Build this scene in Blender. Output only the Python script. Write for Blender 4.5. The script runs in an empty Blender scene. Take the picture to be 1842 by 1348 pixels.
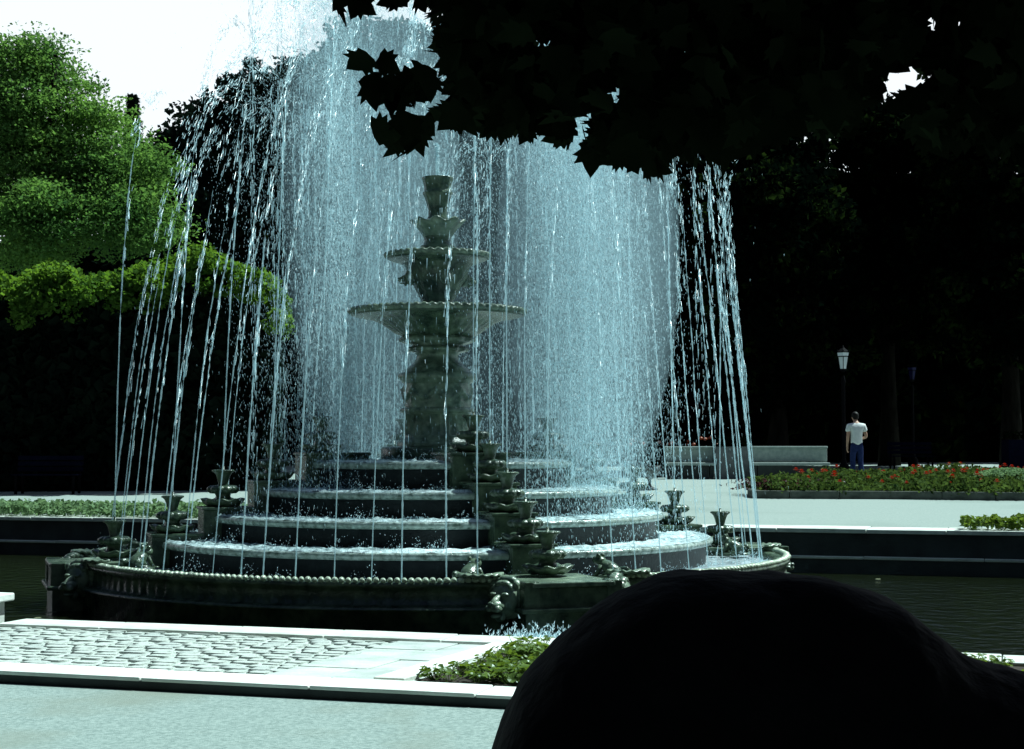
import bpy, bmesh, math, random
import numpy as np
from mathutils import Vector, Matrix

R = math.radians
random.seed(7)
rng = np.random.default_rng(11)
SC = bpy.context.scene
COL = SC.collection

# ------------------------------------------------------------------ camera
CAM = Vector((0.93, -20.0, 1.38))
F = 2890.0                      # focal length in pixels of the 1842 px wide photograph
PITCH = math.atan(131.0 / F)
cd = bpy.data.cameras.new('camera')
cam = bpy.data.objects.new('camera', cd)
COL.objects.link(cam)
cam.location = CAM
cam.rotation_euler = (math.pi / 2 + PITCH, 0, 0)
cd.sensor_width = 36
cd.lens = F / 1842 * 36
cd.clip_start = 0.05
cd.clip_end = 2000
SC.camera = cam

# ------------------------------------------------------------------ light
SUN_ELEV = R(57)
SUN_BETA = R(30)                # measured from +x towards +y
sdir = Vector((math.cos(SUN_ELEV) * math.cos(SUN_BETA), math.cos(SUN_ELEV) * math.sin(SUN_BETA), math.sin(SUN_ELEV)))
w = bpy.data.worlds.new('World')
SC.world = w
w.use_nodes = True
nt = w.node_tree
nt.nodes.clear()
wo = nt.nodes.new('ShaderNodeOutputWorld')
bg = nt.nodes.new('ShaderNodeBackground')
sk = nt.nodes.new('ShaderNodeTexSky')
sk.sky_type = 'NISHITA'
sk.sun_disc = False
sk.sun_elevation = SUN_ELEV
sk.sun_rotation = math.pi / 2 - SUN_BETA
sk.air_density = 0.8
sk.dust_density = 1.0
sk.ozone_density = 1.5
bg.inputs['Strength'].default_value = 0.05
# summer haze: the blue whitens evenly all round towards the horizon
geo = nt.nodes.new('ShaderNodeTexCoord')
sep = nt.nodes.new('ShaderNodeSeparateXYZ')
nt.links.new(geo.outputs['Generated'], sep.inputs[0])
hz = nt.nodes.new('ShaderNodeMapRange')
hz.interpolation_type = 'SMOOTHSTEP'
hz.inputs['From Min'].default_value = 0.26
hz.inputs['From Max'].default_value = 0.36
hz.inputs['To Min'].default_value = 1.0
hz.inputs['To Max'].default_value = 0.0
nt.links.new(sep.outputs['Z'], hz.inputs['Value'])
mxs = nt.nodes.new('ShaderNodeMix')
mxs.data_type = 'RGBA'
nt.links.new(hz.outputs[0], mxs.inputs['Factor'])
nt.links.new(sk.outputs[0], mxs.inputs['A'])
mxs.inputs['B'].default_value = (12.4, 13.6, 14.2, 1)
nt.links.new(mxs.outputs['Result'], bg.inputs[0])
nt.links.new(bg.outputs[0], wo.inputs[0])

sl = bpy.data.lights.new('sun', 'SUN')
sl.energy = 5.0
sl.angle = R(0.5)
sl.color = (0.82, 1.0, 0.975)
so = bpy.data.objects.new('sun', sl)
COL.objects.link(so)
so.rotation_euler = (-sdir).to_track_quat('-Z', 'Y').to_euler()
so.location = (20, 10, 40)

SC.view_settings.view_transform = 'Standard'
SC.view_settings.look = 'None'
SC.view_settings.exposure = 0.65
SC.view_settings.gamma = 1.0
SC.cycles.max_bounces = 6
SC.cycles.diffuse_bounces = 3
SC.cycles.glossy_bounces = 3
SC.cycles.transparent_max_bounces = 40

# ------------------------------------------------------------------ helpers
def at(px, py, depth):
    """world point seen at a photograph pixel, 'depth' metres north of the camera"""
    u = (px - 921.0) / F
    v = (674.0 - py) / F
    d = Vector((u, math.cos(PITCH) - v * math.sin(PITCH), math.sin(PITCH) + v * math.cos(PITCH)))
    return CAM + d * (depth / d.y)

def tag(o, label=None, cat=None, group=None, kind=None):
    if label: o['label'] = label
    if cat: o['category'] = cat
    if group: o['group'] = group
    if kind: o['kind'] = kind
    return o

def empty(name, loc=(0, 0, 0), rz=0.0):
    o = bpy.data.objects.new(name, None)
    COL.objects.link(o)
    o.location = loc
    o.rotation_euler = (0, 0, rz)
    o.empty_display_size = 0.2
    return o

def obj(name, me, mat=None, parent=None, loc=(0, 0, 0), rz=0.0):
    o = bpy.data.objects.new(name, me)
    COL.objects.link(o)
    if mat is not None and len(me.materials) == 0:
        me.materials.append(mat)
    o.location = loc
    o.rotation_euler = (0, 0, rz)
    if parent is not None:
        o.parent = parent
    return o

def copy_tree(o, parent=None):
    c = o.copy()
    COL.objects.link(c)
    c.parent = parent
    for ch in list(o.children):
        copy_tree(ch, c)
    return c

def np_mesh(name, V, T, smooth=False):
    """mesh from an (n,3) vertex array and an (m,3) or (m,4) face array"""
    V = np.asarray(V, np.float32)
    T = np.asarray(T, np.int32)
    k = T.shape[1]
    me = bpy.data.meshes.new(name)
    me.vertices.add(len(V))
    me.vertices.foreach_set('co', V.ravel())
    me.loops.add(len(T) * k)
    me.loops.foreach_set('vertex_index', T.ravel())
    me.polygons.add(len(T))
    me.polygons.foreach_set('loop_start', np.arange(0, len(T) * k, k, dtype=np.int32))
    me.polygons.foreach_set('loop_total', np.full(len(T), k, np.int32))
    if smooth:
        me.polygons.foreach_set('use_smooth', np.ones(len(T), bool))
    me.update(calc_edges=True)
    return me

class MB:
    """collects shapes into one mesh"""
    def __init__(self):
        self.v = []
        self.f = []
    def add(self, verts, faces):
        b = len(self.v)
        self.v += [tuple(p) for p in verts]
        self.f += [tuple(i + b for i in f) for f in faces]
        return self
    def box(self, c, s, rz=0.0, taper=1.0):
        x, y, z = s[0] / 2, s[1] / 2, s[2] / 2
        ca, sa = math.cos(rz), math.sin(rz)
        pts = []
        for dz, k in ((-z, 1.0), (z, taper)):
            for dx, dy in ((-x, -y), (x, -y), (x, y), (-x, y)):
                dx *= k; dy *= k
                pts.append((c[0] + dx * ca - dy * sa, c[1] + dx * sa + dy * ca, c[2] + dz))
        return self.add(pts, [(0, 3, 2, 1), (4, 5, 6, 7), (0, 1, 5, 4), (1, 2, 6, 5), (2, 3, 7, 6), (3, 0, 4, 7)])
    def lathe(self, prof, n=48, mod=None, c=(0, 0, 0), a0=0.0, a1=2 * math.pi, cap=False):
        full = abs(a1 - a0 - 2 * math.pi) < 1e-6
        m = n if full else n + 1
        pts = []
        for j, (r, z) in enumerate(prof):
            for i in range(m):
                a = a0 + (a1 - a0) * i / n
                rr, zz = (r, z) if mod is None else mod(r, z, a, j)
                pts.append((c[0] + rr * math.cos(a), c[1] + rr * math.sin(a), c[2] + zz))
        fs = []
        for j in range(len(prof) - 1):
            for i in range(n):
                i2 = (i + 1) % m
                fs.append((j * m + i, j * m + i2, (j + 1) * m + i2, (j + 1) * m + i))
        if cap and not full:
            fs.append(tuple(j * m for j in range(len(prof))))
            fs.append(tuple(j * m + m - 1 for j in reversed(range(len(prof)))))
        return self.add(pts, fs)
    def tube(self, path, rad, n=8):
        pts = []
        P = [Vector(p) for p in path]
        for k, p in enumerate(P):
            t = (P[min(k + 1, len(P) - 1)] - P[max(k - 1, 0)]).normalized()
            a = t.orthogonal().normalized() if abs(t.z) > 0.9 else t.cross(Vector((0, 0, 1))).normalized()
            b = t.cross(a)
            r = rad[k] if hasattr(rad, '__len__') else rad
            for i in range(n):
                an = 2 * math.pi * i / n
                pts.append(p + a * (r * math.cos(an)) + b * (r * math.sin(an)))
        fs = []
        for k in range(len(P) - 1):
            for i in range(n):
                fs.append((k * n + i, k * n + (i + 1) % n, (k + 1) * n + (i + 1) % n, (k + 1) * n + i))
        fs.append(tuple(reversed(range(n))))
        fs.append(tuple((len(P) - 1) * n + i for i in range(n)))
        return self.add(pts, fs)
    def ball(self, c, s, nu=12, nv=8, rot=None):
        pts = []
        for j in range(1, nv):
            ph = math.pi * j / nv
            for i in range(nu):
                th = 2 * math.pi * i / nu
                p = Vector((s[0] * math.sin(ph) * math.cos(th), s[1] * math.sin(ph) * math.sin(th), s[2] * math.cos(ph)))
                if rot: p = rot @ p
                pts.append(p + Vector(c))
        t = Vector((0, 0, s[2])); b = Vector((0, 0, -s[2]))
        if rot: t = rot @ t; b = rot @ b
        pts += [t + Vector(c), b + Vector(c)]
        T, B = len(pts) - 2, len(pts) - 1
        fs = []
        for j in range(nv - 2):
            for i in range(nu):
                fs.append((j * nu + i, (j + 1) * nu + i, (j + 1) * nu + (i + 1) % nu, j * nu + (i + 1) % nu))
        for i in range(nu):
            fs.append((T, i, (i + 1) % nu))
            fs.append((B, (nv - 2) * nu + (i + 1) % nu, (nv - 2) * nu + i))
        return self.add(pts, fs)
    def mesh(self, name, smooth=False):
        me = bpy.data.meshes.new(name)
        me.from_pydata(self.v, [], self.f)
        if smooth:
            me.polygons.foreach_set('use_smooth', [True] * len(me.polygons))
        me.update()
        return me
    def build(self, name, mat, parent=None, smooth=False, loc=(0, 0, 0), rz=0.0, bevel=0.0):
        o = obj(name, self.mesh(name, smooth), mat, parent, loc, rz)
        if bevel:
            m = o.modifiers.new('edge', 'BEVEL')
            m.width = bevel
            m.segments = 2
            m.limit_method = 'ANGLE'
        return o

# ------------------------------------------------------------------ materials
def new_mat(name):
    m = bpy.data.materials.new(name)
    m.use_nodes = True
    n = m.node_tree
    n.nodes.clear()
    out = n.nodes.new('ShaderNodeOutputMaterial')
    return m, n, out

def surf(name, c1, c2=None, rough=0.8, scale=6.0, detail=6.0, bump=0.0, bscale=None, spec=0.3, c3=None, s3=0.6, stretch=None, metal=0.0):
    """principled surface, colour mottled by object-space noise, optional relief"""
    m, n, out = new_mat(name)
    N, L = n.nodes, n.links
    p = N.new('ShaderNodeBsdfPrincipled')
    L.new(p.outputs[0], out.inputs[0])
    p.inputs['Roughness'].default_value = rough
    p.inputs['Specular IOR Level'].default_value = spec
    p.inputs['Metallic'].default_value = metal
    tc = N.new('ShaderNodeTexCoord')
    src = tc.outputs['Object']
    if stretch:
        mp = N.new('ShaderNodeMapping')
        mp.inputs['Scale'].default_value = stretch
        L.new(src, mp.inputs[0])
        src = mp.outputs[0]
    nz = N.new('ShaderNodeTexNoise')
    nz.inputs['Scale'].default_value = scale
    nz.inputs['Detail'].default_value = detail
    L.new(src, nz.inputs['Vector'])
    c2 = c2 or c1
    rp = N.new('ShaderNodeValToRGB')
    rp.color_ramp.elements[0].position = 0.32
    rp.color_ramp.elements[1].position = 0.68
    rp.color_ramp.elements[0].color = (*c1, 1)
    rp.color_ramp.elements[1].color = (*c2, 1)
    L.new(nz.outputs['Fac'], rp.inputs[0])
    colr = rp.outputs[0]
    if c3:
        n3 = N.new('ShaderNodeTexNoise')
        n3.inputs['Scale'].default_value = s3
        n3.inputs['Detail'].default_value = 5
        L.new(src, n3.inputs['Vector'])
        r3 = N.new('ShaderNodeValToRGB')
        r3.color_ramp.elements[0].position = 0.52
        r3.color_ramp.elements[1].position = 0.72
        L.new(n3.outputs['Fac'], r3.inputs[0])
        mx = N.new('ShaderNodeMix')
        mx.data_type = 'RGBA'
        L.new(r3.outputs[0], mx.inputs['Factor'])
        L.new(colr, mx.inputs['A'])
        mx.inputs['B'].default_value = (*c3, 1)
        colr = mx.outputs['Result']
    L.new(colr, p.inputs['Base Color'])
    if bump:
        nb = N.new('ShaderNodeTexNoise')
        nb.inputs['Scale'].default_value = bscale or scale * 4
        nb.inputs['Detail'].default_value = 6
        L.new(src, nb.inputs['Vector'])
        bp = N.new('ShaderNodeBump')
        bp.inputs['Strength'].default_value = 1.0
        bp.inputs['Distance'].default_value = bump
        L.new(nb.outputs['Fac'], bp.inputs['Height'])
        L.new(bp.outputs[0], p.inputs['Normal'])
    return m

def leafmat(name, c1, c2, trans=0.35, scale=1.2, rough=0.5, gloss=0.04, lo=0.35, hi=0.65):
    m, n, out = new_mat(name)
    N, L = n.nodes, n.links
    tc = N.new('ShaderNodeTexCoord')
    nz = N.new('ShaderNodeTexNoise')
    nz.inputs['Scale'].default_value = scale
    nz.inputs['Detail'].default_value = 8
    nz.inputs['Roughness'].default_value = 0.7
    L.new(tc.outputs['Object'], nz.inputs['Vector'])
    rp = N.new('ShaderNodeValToRGB')
    rp.color_ramp.elements[0].position = lo
    rp.color_ramp.elements[1].position = hi
    rp.color_ramp.elements[0].color = (*c1, 1)
    rp.color_ramp.elements[1].color = (*c2, 1)
    L.new(nz.outputs['Fac'], rp.inputs[0])
    d = N.new('ShaderNodeBsdfDiffuse')
    L.new(rp.outputs[0], d.inputs[0])
    last = d.outputs[0]
    if trans > 0:
        t = N.new('ShaderNodeBsdfTranslucent')
        hs = N.new('ShaderNodeHueSaturation')
        hs.inputs['Hue'].default_value = 0.48
        hs.inputs['Saturation'].default_value = 1.15
        hs.inputs['Value'].default_value = 1.6
        L.new(rp.outputs[0], hs.inputs['Color'])
        L.new(hs.outputs[0], t.inputs[0])
        mx = N.new('ShaderNodeMixShader')
        mx.inputs[0].default_value = trans
        L.new(last, mx.inputs[1]); L.new(t.outputs[0], mx.inputs[2])
        last = mx.outputs[0]
    if gloss > 0:
        g = N.new('ShaderNodeBsdfGlossy')
        g.inputs['Roughness'].default_value = rough
        g.inputs[0].default_value = (0.8, 0.9, 0.9, 1)
        m2 = N.new('ShaderNodeMixShader')
        m2.inputs[0].default_value = gloss
        L.new(last, m2.inputs[1]); L.new(g.outputs[0], m2.inputs[2])
        last = m2.outputs[0]
    L.new(last, out.inputs[0])
    return m

def dropmat(name, col, trans=0.5, gloss=0.12, clear=0.0):
    m, n, out = new_mat(name)
    N, L = n.nodes, n.links
    d = N.new('ShaderNodeBsdfDiffuse'); d.inputs[0].default_value = (*col, 1)
    t = N.new('ShaderNodeBsdfTranslucent'); t.inputs[0].default_value = (*col, 1)
    g = N.new('ShaderNodeBsdfGlossy'); g.inputs['Roughness'].default_value = 0.25
    a = N.new('ShaderNodeMixShader'); a.inputs[0].default_value = trans
    b = N.new('ShaderNodeMixShader'); b.inputs[0].default_value = gloss
    L.new(d.outputs[0], a.inputs[1]); L.new(t.outputs[0], a.inputs[2])
    L.new(a.outputs[0], b.inputs[1]); L.new(g.outputs[0], b.inputs[2])
    last = b.outputs[0]
    if clear > 0:                # most light passes a drop nearly undeflected
        tr = N.new('ShaderNodeBsdfTransparent')
        c = N.new('ShaderNodeMixShader'); c.inputs[0].default_value = clear
        L.new(last, c.inputs[1]); L.new(tr.outputs[0], c.inputs[2])
        last = c.outputs[0]
    L.new(last, out.inputs[0])
    return m

M = {}
M['asphalt'] = surf('asphalt', (0.165, 0.222, 0.208), (0.295, 0.365, 0.342), 0.9, 38, 10, 0.006, 120, 0.2, (0.20, 0.235, 0.20), 0.9)
M['plaza'] = surf('pale plaza', (0.21, 0.265, 0.245), (0.285, 0.335, 0.305), 0.9, 30, 8, 0.003, 120, 0.2, (0.20, 0.25, 0.225), 0.35)
M['kerb'] = surf('white limestone', (0.62, 0.67, 0.62), (0.80, 0.83, 0.78), 0.75, 5, 8, 0.005, 30, 0.3, (0.50, 0.53, 0.47), 1.4)
M['coping'] = surf('pool coping stone', (0.46, 0.51, 0.47), (0.68, 0.71, 0.65), 0.7, 4, 8, 0.005, 30, 0.3, (0.34, 0.37, 0.32), 1.6)
M['ledge'] = surf('far ledge stone', (0.42, 0.46, 0.42), (0.55, 0.58, 0.53), 0.7, 4, 6, 0.004, 30, 0.3)
M['cobble'] = surf('pale cobble', (0.35, 0.405, 0.375), (0.54, 0.585, 0.54), 0.8, 3.5, 6, 0.006, 25, 0.25)
M['cobble2'] = surf('grey cobble', (0.32, 0.37, 0.35), (0.48, 0.52, 0.49), 0.8, 4, 6, 0.006, 25, 0.25)
M['mortar'] = surf('mortar', (0.38, 0.43, 0.40), (0.50, 0.54, 0.505), 0.95, 14, 6, 0.004, 60, 0.1)
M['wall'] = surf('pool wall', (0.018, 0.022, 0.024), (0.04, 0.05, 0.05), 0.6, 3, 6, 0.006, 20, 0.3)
M['soil'] = surf('soil', (0.035, 0.03, 0.025), (0.07, 0.06, 0.05), 0.95, 20, 6, 0.02, 40, 0.1)
M['bedkerb'] = surf('bed kerb', (0.06, 0.07, 0.06), (0.13, 0.145, 0.125), 0.8, 6, 6, 0.004, 30, 0.2)
M['stone'] = surf('green weathered stone', (0.020, 0.042, 0.030), (0.11, 0.16, 0.10), 0.24, 7, 8, 0.010, 30, 0.42, (0.018, 0.032, 0.024), 1.6)
M['stone_pale'] = surf('pale weathered stone', (0.052, 0.09, 0.066), (0.24, 0.315, 0.225), 0.24, 8, 8, 0.008, 30, 0.45, (0.06, 0.09, 0.065), 2.2)
M['stone_bead'] = surf('polished bead stone', (0.30, 0.38, 0.29), (0.52, 0.60, 0.46), 0.22, 9, 6, 0.004, 40, 0.5)
M['wet_lip'] = surf('overflowing lip', (0.10, 0.15, 0.12), (0.50, 0.62, 0.58), 0.18, 16, 8, 0.010, 30, 0.6, (0.30, 0.38, 0.33), 2.5)
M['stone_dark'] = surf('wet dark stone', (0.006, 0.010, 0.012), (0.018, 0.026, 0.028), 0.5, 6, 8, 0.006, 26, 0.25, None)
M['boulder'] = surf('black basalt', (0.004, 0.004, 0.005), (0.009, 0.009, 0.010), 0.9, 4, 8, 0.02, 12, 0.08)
M['bench'] = surf('bench stone', (0.24, 0.30, 0.28), (0.34, 0.40, 0.37), 0.7, 9, 6, 0.003, 50, 0.3)
M['concrete'] = surf('grey concrete', (0.11, 0.125, 0.13), (0.18, 0.195, 0.195), 0.85, 10, 6, 0.004, 60, 0.2)
M['bark'] = surf('bark', (0.004, 0.004, 0.003), (0.012, 0.011, 0.009), 0.9, 8, 8, 0.03, 18, 0.02, stretch=(1, 1, 0.25))
M['iron'] = surf('black iron', (0.002, 0.002, 0.003), (0.004, 0.004, 0.005), 0.8, 20, 4, 0.0, None, 0.05)
M['glass'] = surf('milk glass', (0.62, 0.68, 0.72), (0.72, 0.77, 0.80), 0.3, 4, 3, 0, None, 0.5)
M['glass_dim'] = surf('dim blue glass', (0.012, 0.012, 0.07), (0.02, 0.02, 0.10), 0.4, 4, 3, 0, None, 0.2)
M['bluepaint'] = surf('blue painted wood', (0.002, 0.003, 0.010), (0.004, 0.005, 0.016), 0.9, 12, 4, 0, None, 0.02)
M['water_drop'] = dropmat('spray water', (0.66, 0.92, 1.0), 0.5, 0.10, 0.60)
M['water_jet'] = dropmat('jet water', (0.64, 0.90, 0.97), 0.5, 0.2, 0.54)
M['foam'] = surf('foaming water', (0.12, 0.18, 0.18), (0.62, 0.80, 0.82), 0.3, 14, 9, 0.04, 18, 0.5, (0.80, 0.93, 0.94), 1.1)
M['shirt'] = surf('white cotton', (0.70, 0.74, 0.74), (0.80, 0.83, 0.82), 0.9, 14, 5, 0.006, 12, 0.1)
M['jeans'] = surf('blue denim', (0.010, 0.018, 0.07), (0.022, 0.036, 0.11), 0.9, 20, 5, 0.004, 30, 0.1)
M['skin'] = surf('skin', (0.42, 0.24, 0.17), (0.50, 0.29, 0.21), 0.55, 6, 4, 0, None, 0.3)
M['hair'] = surf('dark hair', (0.004, 0.003, 0.003), (0.010, 0.008, 0.007), 0.6, 30, 4, 0.004, 60, 0.15)
M['darkcloth'] = surf('dark cloth', (0.012, 0.014, 0.03), (0.02, 0.024, 0.045), 0.9, 14, 4, 0.004, 20, 0.1)
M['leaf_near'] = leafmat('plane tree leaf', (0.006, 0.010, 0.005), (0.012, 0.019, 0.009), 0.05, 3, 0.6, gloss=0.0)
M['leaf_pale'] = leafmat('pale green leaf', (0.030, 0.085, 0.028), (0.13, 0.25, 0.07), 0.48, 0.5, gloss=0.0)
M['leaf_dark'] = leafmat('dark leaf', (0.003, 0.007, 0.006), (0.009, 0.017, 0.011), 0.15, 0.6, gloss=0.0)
M['leaf_wood'] = leafmat('speckled dark leaf', (0.0012, 0.003, 0.002), (0.030, 0.058, 0.014), 0.25, 0.7, gloss=0.0, lo=0.52, hi=0.74)  # bright noise peaks paint sunlit specks onto near-black leaves
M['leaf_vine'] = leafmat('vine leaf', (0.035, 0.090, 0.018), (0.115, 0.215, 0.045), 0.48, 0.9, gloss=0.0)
M['leaf_bed'] = leafmat('bed plant leaf', (0.045, 0.085, 0.018), (0.15, 0.23, 0.05), 0.34, 6, 0.35, gloss=0.02)
M['leaf_strip'] = leafmat('ground cover leaf', (0.08, 0.15, 0.07), (0.21, 0.32, 0.17), 0.30, 4, 0.35, gloss=0.0)
M['leaf_red'] = leafmat('copper leaf', (0.05, 0.025, 0.025), (0.09, 0.04, 0.035), 0.30, 3)
M['bloom'] = leafmat('red bloom', (0.24, 0.030, 0.006), (0.40, 0.075, 0.012), 0.25, 8)

def pool_water_mat():
    m, n, out = new_mat('pool water')
    N, L = n.nodes, n.links
    p = N.new('ShaderNodeBsdfPrincipled')
    p.inputs['Base Color'].default_value = (0.007, 0.010, 0.004, 1)
    p.inputs['Roughness'].default_value = 0.05
    p.inputs['IOR'].default_value = 1.33
    L.new(p.outputs[0], out.inputs[0])
    tc = N.new('ShaderNodeTexCoord')
    nz = N.new('ShaderNodeTexNoise'); nz.inputs['Scale'].default_value = 4.5; nz.inputs['Detail'].default_value = 6
    L.new(tc.outputs['Object'], nz.inputs['Vector'])
    bp = N.new('ShaderNodeBump'); bp.inputs['Distance'].default_value = 0.05
    L.new(nz.outputs['Fac'], bp.inputs['Height'])
    L.new(bp.outputs[0], p.inputs['Normal'])
    return m
M['pool'] = pool_water_mat()

# ------------------------------------------------------------------ pool frame: t along the pool, n across it
YAW = R(17.3)
TX, TY = math.cos(YAW), -math.sin(YAW)
NX, NY = math.sin(YAW), math.cos(YAW)
def pn(t, s, z=0.0):
    return Vector((TX * t + NX * s, TY * t + NY * s, z))

Z_WATER = -0.45
Z_ASPH = -0.20
S_COPE_IN, S_COPE_OUT = -6.30, -6.74     # near coping, pool side and street side
S_KERB_IN, S_KERB_OUT = -9.10, -9.48     # white kerb
S_FAR = 5.16

def sheet(name, pts, mat, kind='structure'):
    me = bpy.data.meshes.new(name)
    me.from_pydata([tuple(p) for p in pts], [], [tuple(range(len(pts)))])
    o = obj(name, me, mat)
    return tag(o, kind=kind)

sheet('ground', [(-900, -900, -0.9), (900, -900, -0.9), (900, 900, -0.9), (-900, 900, -0.9)], M['soil'])
sheet('near_plaza', [pn(-60, S_KERB_OUT - 0.0, Z_ASPH), pn(-60, -60, Z_ASPH), pn(60, -60, Z_ASPH), pn(60, S_KERB_OUT, Z_ASPH)], M['asphalt'])
sheet('pool_water', [pn(-40, S_COPE_IN - 0.2, Z_WATER), pn(40, S_COPE_IN - 0.2, Z_WATER), pn(40, S_FAR + 0.1, Z_WATER), pn(-40, S_FAR + 0.1, Z_WATER)], M['pool'])
# far plaza: starts at the far pool wall and climbs gently away from it
def far_ground(x, y):
    s = NX * x + NY * y
    k = (s - (S_FAR + 0.9)) / (75 - S_FAR - 0.9)
    return 0.186 + k * (1.5 - 0.186)
fp = []
for (t, s) in ((-70, S_FAR + 0.9), (70, S_FAR + 0.9), (70, 75), (-70, 75)):
    p = pn(t, s); fp.append((p.x, p.y, far_ground(p.x, p.y)))
sheet('far_plaza', fp, M['plaza'])

# ------------------------------------------------------------------ pool edges, kerbs, cobbles
def strip_box(t0, t1, s0, s1, z0, z1):
    c = pn((t0 + t1) / 2, (s0 + s1) / 2, (z0 + z1) / 2)
    return c, (abs(t1 - t0), abs(s1 - s0), abs(z1 - z0))

def slab_row(parent_name, mat_wall, slab_name, mat, t0, t1, step, s0, s1, z0, z1, wall_z0, wall_in, seed, vis=(-12, 14), jit=0.004):
    """a wall carrying a row of separate slabs; slabs out of view are joined"""
    rr = random.Random(seed)
    b = MB()
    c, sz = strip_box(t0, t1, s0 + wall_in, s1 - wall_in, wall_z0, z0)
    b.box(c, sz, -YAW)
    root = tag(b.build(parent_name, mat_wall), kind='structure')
    t = t0
    rest = MB()
    while t < t1 - 0.1:
        L = step * rr.uniform(0.85, 1.15)
        e = min(t + L, t1)
        dz = rr.uniform(-jit, jit)
        c, sz = strip_box(t + 0.004, e - 0.004, s0 + rr.uniform(-jit, jit), s1, z0, z1 + dz)
        if vis[0] < (t + e) / 2 < vis[1]:
            m = MB(); m.box((0, 0, 0), sz)
            m.build(slab_name, mat, root, loc=c, rz=-YAW, bevel=0.008)
        else:
            rest.box(c, sz, -YAW)
        t = e
    if rest.f:
        tag(rest.build(slab_name + '_row', mat, root), kind='stuff')
    return root

TL = -1.60      # the near coping starts beside the stone post
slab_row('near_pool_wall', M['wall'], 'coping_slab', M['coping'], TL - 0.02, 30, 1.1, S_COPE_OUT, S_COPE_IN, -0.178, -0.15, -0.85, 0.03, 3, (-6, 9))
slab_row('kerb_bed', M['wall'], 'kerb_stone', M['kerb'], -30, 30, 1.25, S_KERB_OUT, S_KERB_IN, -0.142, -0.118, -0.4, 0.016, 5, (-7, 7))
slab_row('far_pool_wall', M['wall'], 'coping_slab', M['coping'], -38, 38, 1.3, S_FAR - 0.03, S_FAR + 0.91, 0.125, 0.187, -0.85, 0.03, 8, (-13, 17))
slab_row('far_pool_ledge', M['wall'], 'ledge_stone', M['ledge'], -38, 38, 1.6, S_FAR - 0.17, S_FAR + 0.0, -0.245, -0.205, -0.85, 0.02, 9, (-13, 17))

# cobbled strip between coping and kerb
def path_z(s):
    k = (s - S_KERB_IN) / (S_COPE_OUT - S_KERB_IN)
    return -0.128 - 0.045 * k
pts = [pn(-30, S_KERB_IN, path_z(S_KERB_IN) - 0.001), pn(30, S_KERB_IN, path_z(S_KERB_IN) - 0.012), pn(30, S_COPE_OUT, path_z(S_COPE_OUT) - 0.012), pn(-30, S_COPE_OUT, path_z(S_COPE_OUT) - 0.001)]
path = sheet('cobbled_path', pts, M['mortar'])
BED_T = lambda s: 3.10 + (s - S_KERB_IN) * 0.02      # left edge of the planted bed, square to the kerb
rr = random.Random(21)
cob_count = 0
rest = MB()
row = S_KERB_IN + 0.06
cobbles = []
def cobble_poly(rr, L, W, n=9):
    pts = []
    for i in range(n):
        a = 2 * math.pi * i / n
        ca, sa = math.cos(a), math.sin(a)
        e = 0.55
        x = math.copysign(abs(ca) ** e, ca) * L / 2 * rr.uniform(0.80, 1.02)
        y = math.copysign(abs(sa) ** e, sa) * W / 2 * rr.uniform(0.80, 1.02)
        pts.append((x, y))
    return pts
def cobble_mesh(rr, L, W, H=0.017):
    p = cobble_poly(rr, L, W)
    n = len(p)
    v = [(x, y, -0.02) for x, y in p] + [(x * 0.97, y * 0.97, H * 0.7) for x, y in p] + [(x * 0.72, y * 0.72, H) for x, y in p] + [(0, 0, H * 1.08)]
    f = [(i, (i + 1) % n, n + (i + 1) % n, n + i) for i in range(n)]
    f += [(n + i, n + (i + 1) % n, 2 * n + (i + 1) % n, 2 * n + i) for i in range(n)]
    f += [(2 * n + i, 2 * n + (i + 1) % n, 3 * n) for i in range(n)]
    return v, f
cob_meshes = []
for k in range(14):
    v, f = cobble_mesh(rr, 1.0, 1.0, 0.012)
    me = bpy.data.meshes.new('cobble')
    me.from_pydata(v, [], f)
    me.polygons.foreach_set('use_smooth', [True] * len(me.polygons))
    me.materials.append(M['cobble'] if k % 4 else M['cobble2'])
    cob_meshes.append(me)
while row < S_COPE_OUT - 0.06:
    W = rr.uniform(0.11, 0.185)
    W = min(W, S_COPE_OUT - row - 0.01)
    t = -1.55 + rr.uniform(0, 0.2)
    tend = BED_T(row + W / 2) - 1.05
    while t < tend:
        L = rr.uniform(0.13, 0.27)
        s = row + W / 2
        cobbles.append((t + L / 2, s, L * 0.96, W * 0.96))
        t += L
    row += W
def px_of(p):
    d = p.y - CAM.y
    return 921 + (p.x - CAM.x) / d * F
for (t, s, L, W) in cobbles:
    p = pn(t, s, path_z(s) - 0.006 + rr.uniform(-0.005, 0.004))
    me = rr.choice(cob_meshes)
    inview = -20 < px_of(p)
    if inview and cob_count < 300:
        o = obj('cobble', me, None, path, p, -YAW + rr.uniform(-0.12, 0.12))
        o.scale = (L, W, 1)
        o.rotation_euler.x = rr.uniform(-0.03, 0.03)
        cob_count += 1
    else:
        v, f = cobble_mesh(rr, L, W)
        ca, sa = math.cos(-YAW), math.sin(-YAW)
        rest.add([(p.x + x * ca - y * sa, p.y + x * sa + y * ca, p.z + z) for x, y, z in v], f)
if rest.f:
    tag(rest.build('cobble_rows', M['cobble'], path, smooth=True), kind='stuff')
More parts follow.
